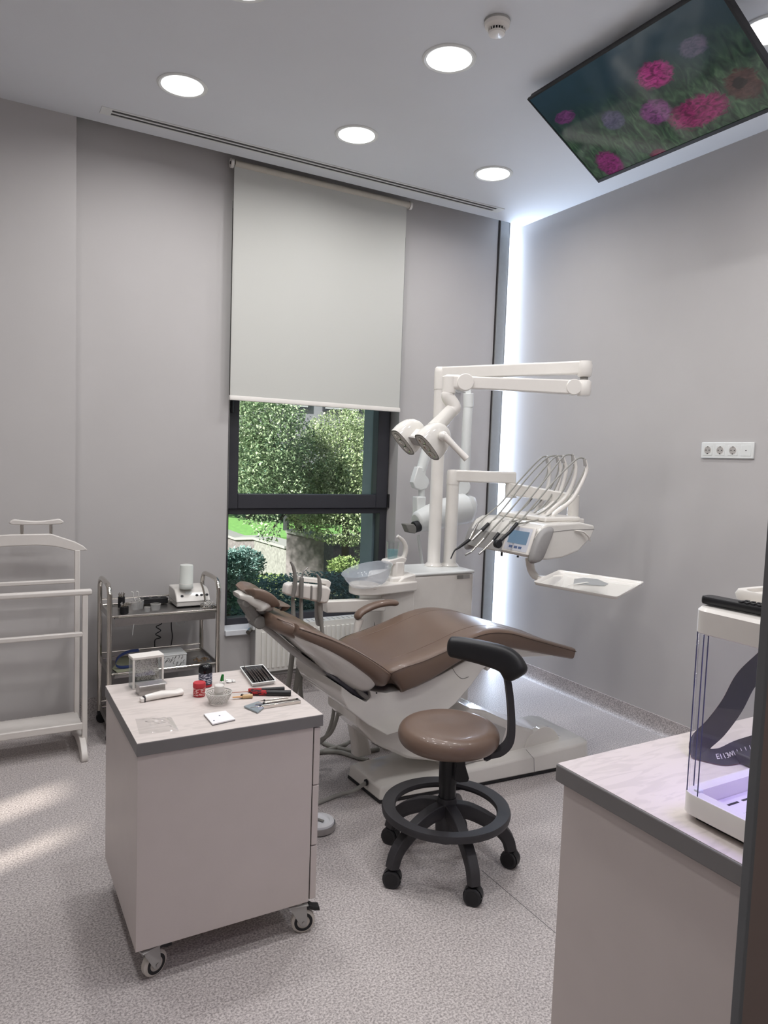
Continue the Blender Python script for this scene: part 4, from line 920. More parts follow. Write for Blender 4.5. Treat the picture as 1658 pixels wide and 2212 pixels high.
# control panel facing the head end
pa, pb = Vector((2.3445, 0, 1.058)), Vector((2.383, 0, 1.172)); pu = (pb-pa).normalized(); pn = Vector((-pu.z, 0, pu.x))
if pn.x > 0: pn = -pn
def panel(y0, y1, s0, s1, d, th, name, m, parent, bev=0.002):
    o = pa+pn*d
    return G().prism([(y0, s0), (y1, s0), (y1, s1), (y0, s1)], o, (0, 1, 0), tuple(pu), pn*th).build(name, m, parent, bev)
cp = panel(2.668, 2.872, -0.008, 0.134, 0.000, 0.012, 'control_panel', M_white, dh, 0.005)
panel(2.684, 2.856, 0.004, 0.124, 0.012, 0.001, 'panel_face', mat('pale_panel', (206, 208, 216), 0.3), cp, 0)
panel(2.700, 2.842, 0.040, 0.106, 0.013, 0.001, 'display', emit('blue_lcd', (0.10, 0.17, 0.25), 0.8, 0.03), cp, 0)
for i, yy in enumerate((2.808, 2.770, 2.738)):
    panel(yy-0.012, yy+0.012, 0.016, 0.028, 0.013, 0.0008, 'button', mat('blue_button', (92, 110, 148), 0.4), cp, 0)
# grey rubber handles at both ends of the front
def handle(y, name):
    pts = resample([Vector((2.338, 0, 1.022)), Vector((2.395, 0, 1.025)), Vector((2.432, 0, 1.085)), Vector((2.470, 0, 1.178)), Vector((2.452, 0, 1.192)), Vector((2.395, 0, 1.172)), Vector((2.352, 0, 1.10))], 4, True)
    G().rings([[Vector((p.x, y+dy, p.z)) - (Vector((p.x, 0, p.z))-Vector((2.40, 0, 1.105)))*sh for p in pts] for dy, sh in ((-0.026, 0.25), (-0.020, 0.08), (0, 0), (0.014, 0.06), (0.019, 0.22))]).build(name, mat('rubber_grey', (150, 148, 147), 0.5), dh, 0, sharp=60)
handle(hy0+0.000, 'side_handle'); handle(hy1-0.000, 'side_handle')
G().tube([(2.62, hy0-0.004, 1.172), (2.665, hy0-0.014, 1.166), (2.70, hy0-0.020, 1.140), (2.715, hy0-0.018, 1.118)], [0.008, 0.009, 0.008, 0.007], 8, sm=4, flat=0.45).build('door_catch', M_white, dh)
for i in range(3): G().cyl((2.40+0.05*i, 2.95-0.07*i, 1.012), (2.40+0.05*i, 2.95-0.07*i, 1.034), 0.006, n=10).build('rubber_stop', M_dark, dh)
G().box((2.50, 2.74, 1.208), (2.74, 3.12, 1.232)).build('whip_base', M_white, dh, 0.008, 3)
# whip arms with hoses and instruments
ys = [3.115, 3.045, 2.965, 2.88, 2.79]

whip = [[(2.7439, 3.115, 1.2113), (2.8139, 3.115, 1.2953), (2.8493, 3.115, 1.388), (2.8496, 3.115, 1.4856), (2.8246, 3.115, 1.5453)],
        [(2.7319, 3.045, 1.2277), (2.819, 3.045, 1.3), (2.861, 3.045, 1.3915), (2.8684, 3.045, 1.4828), (2.836, 3.045, 1.5493)],
        [(2.6829, 2.965, 1.2397), (2.7779, 2.965, 1.3155), (2.8198, 2.965, 1.3948), (2.8342, 2.965, 1.4792), (2.8019, 2.965, 1.5493)],
        [(2.6512, 2.88, 1.2469), (2.7637, 2.88, 1.331), (2.8116, 2.88, 1.4113), (2.8225, 2.88, 1.4914), (2.7942, 2.88, 1.5552)],
        [(2.6006, 2.79, 1.245), (2.7116, 2.79, 1.3122), (2.7716, 2.79, 1.3904), (2.8118, 2.79, 1.4741), (2.7937, 2.79, 1.5369)]]
tip5 = [[(2.3598, 3.115, 1.1668), (2.3066, 3.115, 1.0702), (2.2631, 3.115, 1.029), (2.2242, 3.115, 1.0228)],
        [(2.3803, 3.045, 1.1732), (2.3365, 3.045, 1.132), (2.2725, 3.045, 1.0843)],
        [(2.3173, 2.965, 1.136), (2.2893, 2.965, 1.1028), (2.2102, 2.965, 1.0356), (2.1759, 2.965, 1.0225)],
        [(2.3191, 2.88, 1.1403), (2.2828, 2.88, 1.1033), (2.2213, 2.88, 1.0534), (2.199, 2.88, 1.0378)],
        [(2.3608, 2.79, 1.2004), (2.3134, 2.79, 1.1548), (2.2575, 2.79, 1.1145)]]
hose = [[(2.8246, 3.115, 1.5453), (2.7743, 3.115, 1.5255), (2.6312, 3.115, 1.398), (2.5083, 3.115, 1.2743), (2.4016, 3.115, 1.1989), (2.3598, 3.115, 1.1668)],
        [(2.836, 3.045, 1.5493), (2.762, 3.045, 1.5315), (2.6356, 3.045, 1.4266), (2.5143, 3.045, 1.2944), (2.425, 3.045, 1.2049), (2.3833, 3.045, 1.1732)],
        [(2.8019, 2.965, 1.5493), (2.7391, 2.965, 1.5322), (2.6154, 2.965, 1.417), (2.481, 2.965, 1.2753), (2.3783, 2.965, 1.1834), (2.3234, 2.965, 1.1358)],
        [(2.7942, 2.88, 1.5552), (2.7256, 2.88, 1.5382), (2.5895, 2.88, 1.3959), (2.4718, 2.88, 1.2745), (2.3851, 2.88, 1.1914), (2.3251, 2.88, 1.1402)],
        [(2.7937, 2.79, 1.5369), (2.738, 2.79, 1.5304), (2.6157, 2.79, 1.4363), (2.4836, 2.79, 1.3119), (2.4121, 2.79, 1.2418), (2.3638, 2.79, 1.2003)]]
back = [[(2.8457, 3.12, 1.5065), (2.8303, 3.12, 1.4271), (2.742, 3.12, 1.3079), (2.646, 3.12, 1.2298), (2.4853, 3.12, 1.1874)],
        [(2.8643, 3.05, 1.5086), (2.8301, 3.05, 1.4039), (2.7324, 3.05, 1.2866), (2.6201, 3.05, 1.2229), (2.4456, 3.05, 1.1893)],
        [(2.8231, 2.97, 1.5093), (2.7862, 2.97, 1.4069), (2.7103, 2.97, 1.2923), (2.5843, 2.97, 1.2175), (2.4124, 2.97, 1.1922)],
        [(2.8158, 2.885, 1.511), (2.7761, 2.885, 1.4106), (2.6974, 2.885, 1.3057), (2.5731, 2.885, 1.2323), (2.389, 2.885, 1.1956)],
        [(2.8087, 2.795, 1.4934), (2.7738, 2.795, 1.4268), (2.6779, 2.795, 1.3046), (2.5403, 2.795, 1.226), (2.3683, 2.795, 1.1951)]]
for i in range(5):
    base_p = Vector(whip[i][0]); r0 = Vector((2.60, ys[i], 1.225))
    G().tube([r0, r0*0.4+base_p*0.6+Vector((0,0,-0.012))]+[Vector(p) for p in whip[i]], [0.009, 0.011, 0.012, 0.012, 0.011, 0.010, 0.008], 12, sm=5).build('whip_arm', M_white, dh)
    tp = Vector(whip[i][-1])
    G().obox(tp-Vector((-0.004, 0, 0.020)), 0.014, 0.016, 0.045, (1, 0, 0.2)).build('hose_clip', M_lgrey, dh, 0.004)
names = [('scaler_handpiece', 'silver handpiece with a long black curved tip, farthest left on the instrument head', 'handpiece'),
         ('air_motor_handpiece', 'short steel handpiece with a black sleeve, second from the left on the instrument head', 'handpiece'),
         ('turbine_handpiece', 'slim steel handpiece with a grey knurled ring, third from the left on the instrument head', 'handpiece'),
         ('contra_angle_handpiece', 'slim steel handpiece with a black collar, fourth on the instrument head', 'handpiece'),
         ('curing_light', 'black curing light with a round end beside the touch screen', 'curing light')]
for i in range(5):
    P = [Vector(p) for p in tip5[i]]; t = thing(names[i][0], tuple(P[0]), names[i][1], names[i][2], 'instruments on the instrument head')
    m_ = M_steel
    if i == 0:
        mid_ = P[0]+(P[1]-P[0])*0.5; G().tube([P[0], P[0]+(P[1]-P[0])*0.45], [0.0065, 0.008], 14).build('sleeve', M_steel, t)
        G().tube([P[0]+(P[1]-P[0])*0.45, P[0]+(P[1]-P[0])*0.9], [0.0095, 0.0095], 14).build('barrel', M_chrome, t, 0.001)
        a_ = P[0]+(P[1]-P[0])*0.88; b_ = Vector((2.2152, 3.115, 1.0231)); G().tube([a_, a_*0.6+b_*0.4, a_*0.25+b_*0.75, b_, Vector((2.1934, 3.115, 0.9819))], [0.009, 0.0085, 0.006, 0.004, 0.003], 12, sm=4).build('black_tip', M_black, t)
    elif i == 1:
        a_ = P[0]*0.45+P[-1]*0.55; a_ = P[0]+(P[-1]-P[0])*0.42; G().tube([P[0], a_], [0.0095, 0.0105], 14).build('sleeve', M_black, t, 0.001)
        G().tube([a_, P[-1]], [0.0085, 0.0065], 14).build('barrel', M_steel, t, 0.001)
    elif i in (2, 3):
        a_ = P[0]+(P[1]-P[0])*1.0; G().tube([P[0], a_], [0.0095, 0.0085], 14).build('collar', M_grey if i == 2 else M_black, t, 0.001)
        G().tube([a_, a_*0.5+P[2]*0.5, P[2]], [0.0085, 0.0065, 0.0045], 14).build('barrel', M_chrome, t, 0.0005)
        G().tube([P[2], P[3]], 0.0055, 12).build('head', M_steel, t, 0.001)
    else:
        G().tube([P[0], P[1], P[2]], [0.010, 0.0085, 0.009], 14).build('barrel', M_black, t, 0.002)
        kd = Vector((-1, 0, 0.1)).normalized(); kc = Vector((2.244, 2.79, 1.0988)); G().cyl(kc-Vector((0, 0.010, 0)), kc+Vector((0, 0.014, 0)), 0.021, n=24).build('round_head', M_black, t, 0.003)
    G().tube([Vector(p) for p in hose[i]]+[P[0]], 0.0042, 10, sm=6).build('supply_hose', M_hose, t)
    G().tube([Vector(hose[i][0])]+[Vector(p) for p in back[i]], 0.0042, 10, sm=6).build('supply_hose', M_hose, t)
# tray arm and tray
G().tube([Vector((2.4594, 2.8, 1.0202)), Vector((2.4583, 2.78, 0.959)), Vector((2.447, 2.72, 0.9314)), Vector((2.4164, 2.62, 0.9446))], [0.022, 0.020, 0.018, 0.014], 16, sm=5).build('tray_arm', M_white, dh)
tr = thing('instrument_tray', (2.3, 2.25, 0.99), 'flat white instrument tray hanging below the instrument head', 'tray')
tc = [Vector(p) for p in [(2.0477, 2.3032, 1), (2.1354, 1.9235, 1), (2.5434, 2.1413, 1), (2.4075, 2.5283, 1)]]
def roundpoly(C_, r, n=5):
    out = []
    for i in range(4):
        p, a, b = C_[i], C_[i-1], C_[(i+1) % 4]; u = (a-p).normalized()*r; v = (b-p).normalized()*r
        for j in range(n+1):
            q = j/n; out.append((p+u)*(1-q)**2 + p*2*q*(1-q) + (p+v)*q*q)
    return out
ctr = sum(tc, Vector((0, 0, 0)))/4
o1 = roundpoly(tc, 0.025); i1 = [ctr+(p-ctr)*0.965 for p in o1]; i2 = [ctr+(p-ctr)*0.93-Vector((0, 0, 0.008)) for p in o1]
G().rings([[p-Vector((0, 0, 0.010)) for p in [ctr+(p-ctr)*0.97 for p in o1]], o1, [p+Vector((0, 0, 0.003)) for p in o1], i1, i2]).build('tray_plate', M_gloss, tr, 0, sharp=40)
mc = Vector((2.2629, 2.3949, 1))
G().tube([Vector((2.166, 2.3925, 0.995)), Vector((2.2806, 2.4429, 0.985)), Vector((2.3444, 2.4358, 0.985))], 0.010, 12, sm=3).build('tray_mount', M_white, tr)
# thin plastic headgear shield lying on the tray
a_ = [(2.2114, 2.2322, 0.995), (2.305, 2.3227, 0.995), (2.3805, 2.3366, 0.995), (2.4112, 2.2885, 0.995), (2.3639, 2.1819, 0.995), (2.3112, 2.1529, 0.995), (2.2585, 2.1934, 0.995)]
m1 = tag(G().rings([[Vector(p)+Vector((0, 0, dz)) for p in [Vector(q) for q in a_]] for dz in (0.0, 0.0025)]).build('mouth_mirror_handle', mat('grey_tray_item', (150, 152, 152), 0.35), None), 'flat grey leaf-shaped tool lying on the white tray', 'tool')
m1.name = 'flat_retractor'
tag(G().tube([Vector(p) for p in [(2.0993, 2.1781, 0.999), (2.1794, 2.2078, 0.999), (2.2898, 2.2301, 0.999)]], [0.004, 0.005, 0.008], 8, sm=3, flat=0.35).build('cheek_retractor', mat('pale_tray_item', (206, 205, 200), 0.3), None), 'pale narrow tool lying across the grey one on the tray', 'tool')

# ================================================================== ASSISTANT SIDE
asx = thing('assistant_console', (1.45, 3.0, 0), 'white suction tube holder on a white arm behind the backrest', 'instrument holder')
yA = 3.05
def px3(l): return [Vector(p) for p in l]
G().prism([(1.227, 0.866), (1.2348, 0.9105), (1.2573, 0.9178), (1.4403, 0.8901), (1.46, 0.8757), (1.4476, 0.8145), (1.4261, 0.8093), (1.3145, 0.841), (1.2682, 0.8527)], (0, 3.03, 0), (1, 0, 0), (0, 0, 1), (0, 0.055, 0)).build('holder_block', M_white, asx, 0.010, 3)
G().prism([(1.4278, 0.8015), (1.4521, 0.7998), (1.4855, 0.8985), (1.4705, 0.9106), (1.3288, 0.9334), (1.3248, 0.9118), (1.4565, 0.8912)], (0, 3.085, 0), (1, 0, 0), (0, 0, 1), (0, 0.05, 0)).build('holder_frame', M_white, asx, 0.004)
for px in (0, 1, 2):
    a_ = [(1.2657, 0.8908), (1.3071, 0.8819), (1.3561, 0.8702)][px]
    G().box((a_[0]-0.004, 3.024, a_[1]-0.035), (a_[0]+0.004, 3.036, a_[1]+0.03)).build('slot', M_grey, asx, 0.002)
G().tube([Vector((1.4182, 3.08, 0.8107)), Vector((1.4295, 3.1, 0.7389)), Vector((1.4586, 3.15, 0.6918))], 0.020, 16).build('console_stem', M_lgrey, asx)
c_ = [(1.5034, 0.7888), (1.8353, 0.7785), (1.8379, 0.7151), (1.5052, 0.7306)]
G().prism(c_, (0, 3.17, 0), (1, 0, 0), (0, 0, 1), (0, 0.05, 0)).build('console_arm', M_white, asx, 0.005)
# suction tips in the holder, each with its hose
tl = [('saliva_ejector', 'tall grey curved suction tube, leftmost in the assistant holder', [(1.2446, 3.02, 1.0189), (1.2588, 3.02, 0.9929), (1.269, 3.02, 0.9499), (1.2683, 3.02, 0.8967), (1.2604, 3.02, 0.8545)], [0.004, 0.0075, 0.009, 0.010, 0.009], M_grey),
      ('air_water_syringe', 'grey syringe with a bent metal nozzle, middle of the assistant holder', [(1.332, 3.02, 0.9875), (1.3118, 3.02, 0.9713), (1.3034, 3.02, 0.9439), (1.3014, 3.02, 0.9333), (1.3016, 3.02, 0.8475)], [0.003, 0.003, 0.004, 0.0105, 0.0095], M_grey),
      ('suction_tube', 'short grey suction tube with a hooked end, rightmost in the assistant holder', [(1.3748, 3.02, 0.9554), (1.387, 3.02, 0.9374), (1.3927, 3.02, 0.9067), (1.3943, 3.02, 0.8566), (1.3906, 3.02, 0.8242)], [0.004, 0.007, 0.010, 0.010, 0.008], M_grey)]
hp_ = [[(1.2771, 3.06, 0.8459), (1.2812, 3.06, 0.7806), (1.2871, 3.06, 0.6493), (1.2769, 3.06, 0.519), (1.2585, 3.06, 0.3452), (1.272, 3.06, 0.188), (1.3164, 3.06, 0.1021)],
       [(1.3188, 3.06, 0.8388), (1.3212, 3.06, 0.7557), (1.325, 3.06, 0.6238), (1.3147, 3.06, 0.4925), (1.3004, 3.06, 0.3393), (1.3378, 3.06, 0.1772), (1.3924, 3.06, 0.1047)],
       [(1.409, 3.06, 0.8152), (1.4269, 3.06, 0.703), (1.4505, 3.06, 0.5666), (1.49, 3.06, 0.4038), (1.5044, 3.06, 0.2648), (1.4685, 3.06, 0.1557), (1.4112, 3.06, 0.1196)]]
for i, (nm, lb, pts, rr, m_) in enumerate(tl):
    t = thing(nm, pts[-1], lb, 'suction tool' if i != 1 else 'syringe', 'tools in the assistant holder')
    P = px3(pts)
    if i == 1:
        G().tube(P[:3], rr[:3], 12, sm=4).build('nozzle', M_steel, t); G().tube(P[2:], [0.007, 0.0105, 0.010], 14, sm=3).build('grip', M_grey, t)
    else:
        G().tube(P, rr, 14, sm=5).build('tube_body', M_grey, t)
    G().tube(px3(hp_[i]), [0.008, 0.010, 0.012, 0.012, 0.012, 0.012, 0.012] if i < 2 else 0.0095, 12, sm=6).build('hose', M_hose, t)
# loose hoses hanging below the console and running over the floor to the unit
hs_ = [('grey suction hose crossing the others below the backrest', [(1.3464, 3.1, 0.6342), (1.3562, 3.1, 0.5438), (1.3434, 3.1, 0.4106), (1.364, 3.1, 0.2722), (1.3801, 3.1, 0.1329)], 0.011),
       ('inner of the two grey hoses looping down right of the rolling cabinet', [(1.4474, 2.95, 0.5404), (1.4699, 2.95, 0.4389), (1.4785, 2.95, 0.3272), (1.4437, 2.95, 0.2217), (1.3833, 2.95, 0.1874)], 0.009)]
for i, (lb, pts, r) in enumerate(hs_):
    tag(G().tube(px3(pts), r, 12, sm=6).build('suction_hose', M_hose, None), lb, 'hose')
fl = [('grey hose on the floor rising behind the white support leg', [(1.6446, 3, 0.204), (1.7205, 3.2691, 0.014), (1.633, 3.2288, 0.014), (1.5328, 3.2103, 0.014), (1.4301, 3.2076, 0.014)]),
      ('grey floor hose nearest the window, curving to the support leg', [(1.5733, 3.3555, 0.012), (1.5862, 3.2688, 0.012), (1.6466, 3.176, 0.012), (1.727, 3.1262, 0.012), (1.7986, 3.119, 0.012)]),
      ('grey floor hose nearest the chair base', [(1.4222, 3.2476, 0.012), (1.5089, 3.214, 0.012), (1.5937, 3.1749, 0.012), (1.6422, 3.0901, 0.012), (1.6842, 3.0219, 0.012)])]
for lb, pts in fl:
    tag(G().tube(px3(pts), 0.0105, 12, sm=6).build('floor_hose', M_hose, None), lb, 'hose')
# curved support leg of the assistant arm, and the small floor box by it
R = []
for (x, z), w_ in zip([(1.5388, 0.4266), (1.5573, 0.3223), (1.5856, 0.2269), (1.6194, 0.1295), (1.6321, 0.0626)], (0.026, 0.024, 0.027, 0.040, 0.046)):
    R.append([(x+w_*a, 3.0+0.035*b, max(z, 0.0)) for a, b in ((-1, -0.6), (-0.7, -1), (0.7, -1), (1, -0.6), (1, 0.6), (0.7, 1), (-0.7, 1), (-1, 0.6))])
G().rings(R).build('support_leg', M_white, asx, 0.006)
G().prism([(1.8144, 3.237), (1.8341, 3.1085), (2.0637, 3.1506), (2.2098, 3.3814), (2.1002, 3.4306)], (0, 0, 0.0), (1, 0, 0), (0, 1, 0), (0, 0, 0.085)).build('junction_box', M_gloss, ch, 0.008, 3)
G().tube(px3([(1.8528, 3.3, 0.7635), (1.8633, 3.3, 0.713), (1.8587, 3.3, 0.6133), (1.8467, 3.3, 0.489)]), 0.012, 12, sm=4).build('drain_hose', M_hose, un)

# ================================================================== X-RAY UNIT BEHIND
xr_ = thing('xray_unit', (2.5, 3.9, 0.9), 'white wall x-ray head on jointed arms behind the unit poles', 'x-ray unit')
YX = 3.80
G().tube(px3([(2.7609, 3.8, 1.8859), (2.759, 3.8, 1.7855), (2.7553, 3.8, 1.4436), (2.7577, 3.8, 1.3988)]), [0.030, 0.031, 0.033, 0.033], 20).build('upright_arm', M_white2, xr_)
G().tube(px3([(2.7584, 3.8, 1.9328), (2.7631, 3.8, 1.8448)]), 0.034, 20).build('arm_collar', M_white2, xr_, 0.003)
G().cyl((2.7176, 3.77, 1.3341), (2.7752, 3.85, 1.3305), 0.056, n=32).build('shoulder_disc', M_white2, xr_, 0.006)
G().lathe([(0.0, 0), (0.052, 0.01), (0.075, 0.05), (0.080, 0.09), (0.075, 0.16), (0.07, 0.17), (0, 0.172)], (2.7896, 3.8, 1.2851), (-0.25, 0, -1), n=32).build('tube_housing', M_white2, xr_, 0, sharp=60)
hd = px3([(2.7175, 3.72, 1.2011), (2.5589, 3.72, 1.1726), (2.4565, 3.72, 1.1446), (2.3495, 3.72, 1.1172)])
G().tube(hd, [0.098, 0.092, 0.082, 0.060], 32).build('xray_head', M_white2, xr_, 0.014)
c_ = Vector((2.3218, 3.7, 1.0855))
G().tube([Vector((2.3613, 3.7, 1.0962)), Vector((2.3217, 3.7, 1.0884))], [0.034, 0.036], 20).build('cone_collar', M_dark, xr_, 0.003)
G().prism([(2.2451, 1.1121), (2.3041, 1.1112), (2.3318, 1.0854), (2.32, 1.0516), (2.2736, 1.0582)], (0, 3.67, 0), (1, 0, 0), (0, 0, 1), (0, 0.06, 0)).build('aiming_cone', M_grey, xr_, 0.006)
G().tube(px3([(2.4599, 3.78, 1.61), (2.4366, 3.78, 1.5231), (2.4072, 3.78, 1.422)]), [0.034, 0.033, 0.032], 16).build('fore_arm', M_white2, xr_, 0.006)
G().prism([(2.3697, 1.4563), (2.431, 1.4464), (2.4261, 1.4063), (2.451, 1.3838), (2.4592, 1.3553), (2.4402, 1.3234), (2.3966, 1.3116), (2.3555, 1.3254), (2.3406, 1.3593), (2.3491, 1.3935)], (0, 3.75, 0), (1, 0, 0), (0, 0, 1), (0, 0.05, 0)).build('elbow_cover', M_white2, xr_, 0.005)
G().tube(px3([(2.4188, 3.78, 1.3187), (2.4213, 3.78, 1.264)]), 0.020, 16).build('neck', M_white2, xr_)
G().prism([(2.3651, 1.272), (2.4293, 1.2723), (2.4285, 1.2178), (2.5214, 1.2177), (2.5253, 1.1363), (2.3717, 1.1265)], (0, 3.74, 0), (1, 0, 0), (0, 0, 1), (0, 0.06, 0)).build('yoke', M_white2, xr_, 0.006)
G().tube(px3([(2.4082, 3.78, 1.0295), (2.4216, 3.78, 0.9593), (2.448, 3.78, 0.8355), (2.4574, 3.78, 0.7821)]), 0.010, 12, sm=3).build('xray_cable', M_white2, xr_)
wa = Vector((2.7577, 3.8, 1.9446)); wp = Vector((2.9417, 4.17, 2.007))
G().tube([wa, wp], 0.02, 12).build('wall_arm', M_white2, xr_, 0.004)
G().cyl(wp, Vector((wp.x, 4.178, wp.z)), 0.035, n=24).build('wall_plate', M_white2, xr_, 0.003)

# ================================================================== ON THE ROLLING CABINET
TZ = 0.705
def V3(l): return [Vector(p) for p in l]
def paper_mat(name, rgb, ink, sx=60, sy=18, lo=0.50, hi=0.56):
    m = mat(name, rgb, 0.7, var=0.0); n = m.node_tree.nodes; l = m.node_tree.links; b = n['Principled BSDF']
    tc = n.new('ShaderNodeTexCoord'); mp = n.new('ShaderNodeMapping'); mp.inputs['Scale'].default_value = (sx*4, sx*4, sy*14)
    v = n.new('ShaderNodeTexNoise'); v.inputs['Scale'].default_value = 1.0; v.inputs['Detail'].default_value = 1
    cr = n.new('ShaderNodeValToRGB'); cr.color_ramp.elements[0].position = lo; cr.color_ramp.elements[0].color = (*srgb(rgb), 1); cr.color_ramp.elements[1].position = hi; cr.color_ramp.elements[1].color = (*srgb(ink), 1)
    l.new(tc.outputs['Object'], mp.inputs[0]); l.new(mp.outputs[0], v.inputs['Vector']); l.new(v.outputs['Fac'], cr.inputs[0]); l.new(cr.outputs[0], b.inputs['Base Color'])
    return m
M_paper = paper_mat('printed_paper', (206, 198, 188), (120, 108, 98))
# clear box with white lid
bl_ = Vector((0.4551, 2.4354, 0.705)); br_ = Vector((0.5552, 2.4454, 0.705))
ux = (br_-bl_).normalized(); uy = Vector((-ux.y, ux.x, 0)); wb = (br_-bl_).length
t = thing('clear_box', tuple((bl_+br_)/2), 'clear box with a white lid holding printed leaflets on the rolling cabinet', 'box')
def lbox(g, o, a, b, c, d, e, f):
    """box in a local frame: a..d along ux, b..e along uy, c..f up"""
    return g
def fbox(o, X, Y, p0, p1, g=None):
    g = g or G(); Z = Vector((0, 0, 1)); o = Vector(o)
    v = [o+X*x+Y*y+Z*z for x, y, z in ((p0[0],p0[1],p0[2]),(p1[0],p0[1],p0[2]),(p1[0],p1[1],p0[2]),(p0[0],p1[1],p0[2]),(p0[0],p0[1],p1[2]),(p1[0],p0[1],p1[2]),(p1[0],p1[1],p1[2]),(p0[0],p1[1],p1[2]))]
    return g.add(v, [(0,3,2,1),(4,5,6,7),(0,1,5,4),(1,2,6,5),(2,3,7,6),(3,0,4,7)])
hb_ = 0.098
M_acr = glass('acrylic', (0.88, 0.9, 0.9), 0.10, 0.05)
g = G()
for p0, p1 in (((0, 0, 0), (0.003, 0.05, hb_)), ((wb-0.003, 0, 0), (wb, 0.05, hb_)), ((0, 0.047, 0), (wb, 0.05, hb_)), ((0, 0, 0), (wb, 0.05, 0.003)), ((0, 0, 0), (wb, 0.003, hb_))): fbox(bl_, ux, uy, p0, p1, g)
g.build('clear_walls', M_acr, t)
fbox(bl_, ux, uy, (-0.002, -0.002, hb_), (wb+0.002, 0.052, hb_+0.010)).build('lid', M_white, t, 0.002)
fbox(bl_, ux, uy, (-0.002, -0.003, -0.0), (0.005, 0.0, hb_)).build('white_rim', M_white, t)
fbox(bl_, ux, uy, (wb-0.006, -0.003, 0), (wb+0.001, 0.0, hb_), fbox(bl_, ux, uy, (0, -0.003, 0), (wb, 0.0, 0.004))).build('white_rim', M_white, t)
v = [bl_+ux*a+uy*b+Vector((0, 0, c)) for a, b, c in ((0.016, 0.012, 0.025), (wb-0.010, 0.010, 0.022), (wb-0.012, 0.022, hb_-0.004), (0.008, 0.028, hb_-0.004))]
G().add(v+[q+uy*0.004 for q in v], [(0, 1, 2, 3), (7, 6, 5, 4), (0, 4, 5, 1), (1, 5, 6, 2), (2, 6, 7, 3), (3, 7, 4, 0)]).build('leaflet', M_paper, t)
# steel tin
tl_, tr_ = Vector((0.4617, 2.3616, 0.705)), Vector((0.5459, 2.3702, 0.705)); ux = (tr_-tl_).normalized(); uy = Vector((-ux.y, ux.x, 0)); wt = (tr_-tl_).length
t = thing('steel_case', tuple((tl_+tr_)/2), 'small brushed steel case in front of the clear leaflet box', 'case')
fbox(tl_, ux, uy, (0, 0, 0), (wt, 0.042, 0.026)).build('case_body', M_steel, t, 0.001)
fbox(tl_, ux, uy, (-0.001, -0.001, 0.026), (wt+0.006, 0.043, 0.031)).build('case_lid', mat('satin_steel', (196, 194, 192), 0.3, metal=0.8), t, 0.0015)
# white tube
ta, tb = Vector((0.4532, 2.3027, 0.705)), Vector((0.5882, 2.3264, 0.705)); T = (tb-ta).normalized(); Sd = Vector((-T.y, T.x, 0))
t = thing('paste_tube', tuple((ta+tb)/2), 'white squeeze tube with a flat cap lying on the rolling cabinet', 'tube')
R = []
for s, w_, h_ in ((0.10, 0.010, 0.010), (0.14, 0.0105, 0.0105), (0.5, 0.0145, 0.0125), (0.85, 0.018, 0.009), (0.97, 0.0185, 0.0105), (1.0, 0.018, 0.010)):
    c = ta+(tb-ta)*s+Vector((0, 0, h_))
    R.append([c+Sd*(w_*math.cos(a))+Vector((0, 0, h_*math.sin(a))) for a in [2*PI*j/20 for j in range(20)]])
G().rings(R).build('tube_body', M_white, t, 0, sharp=50)
c = ta+(tb-ta)*0.085+Vector((0, 0, 0.008)); G().obox(c, 0.004, 0.019, 0.016, tuple(T)).build('collar', M_dark, t, 0.001)
c = ta+(tb-ta)*0.04+Vector((0, 0, 0.007)); G().obox(c, 0.012, 0.017, 0.013, tuple(T)).build('cap', M_white, t, 0.002)
fo = bpy.data.curves.new('tube_lettering', 'FONT'); fo.body = 'Enamel Bonding'; fo.size = 0.0075; fo.extrude = 0.0001; fo.align_x = 'CENTER'
# clear blister pack
bp_ = V3([(0.4109, 2.1594, 0.706), (0.5097, 2.1319, 0.706), (0.5038, 2.0179, 0.706), (0.3989, 2.0353, 0.706)])
t = thing('clear_sachet', tuple(sum(bp_, Vector((0,0,0)))/4), 'crumpled clear plastic sachet near the front edge of the rolling cabinet', 'sachet')
g = G(); vv = []; n_ = 14
rnd = random.Random(3)
for j in range(n_+1):
    for i in range(n_+1):
        a, b = i/n_, j/n_; p = (bp_[0]*(1-a)+bp_[1]*a)*(1-b)+(bp_[3]*(1-a)+bp_[2]*a)*b
        e_ = min(a, 1-a, b, 1-b); vv.append(p+Vector((0, 0, 0.0006+(0.012*min(e_*4, 1)*(0.35+0.65*rnd.random()) if e_ > 0.02 else 0))))
ff = [(j*(n_+1)+i, j*(n_+1)+i+1, (j+1)*(n_+1)+i+1, (j+1)*(n_+1)+i) for j in range(n_) for i in range(n_)]
g.add(vv, ff); M_film = glass('crinkled_film', (0.98, 0.98, 0.98), 0.05, 0.15, 1.0)
g.build('film', M_film, t, sharp=20)
g = G(); v = [bp_[0], bp_[1], bp_[2], bp_[3]]; g.add([p-Vector((0, 0, 0.0005)) for p in v], [(0, 1, 2, 3)]).build('backing', frost('backing_film', (222, 216, 211), 0.22), t)
# red jar
p = Vector((0.6363, 2.2904, 0.705))
t = thing('red_jar', tuple(p), 'small red jar with a matt red lid on the rolling cabinet', 'jar')
G().lathe([(0, 0), (0.0185, 0), (0.0195, 0.002), (0.0195, 0.031), (0, 0.031)], p, n=36).build('jar_body', mat('red_plastic', (168, 32, 44), 0.35), t)
G().lathe([(0, 0.031), (0.0205, 0.031), (0.0205, 0.043), (0.019, 0.0455), (0, 0.046)], p, n=36).build('jar_lid', mat('matt_red_lid', (184, 52, 60), 0.55), t)
G().lathe([(0.0197, 0.005), (0.0197, 0.029)], p, n=36, cap=False).build('paper_label', paper_mat('red_label', (172, 42, 50), (224, 190, 186), 30, 30, 0.52, 0.55), t)
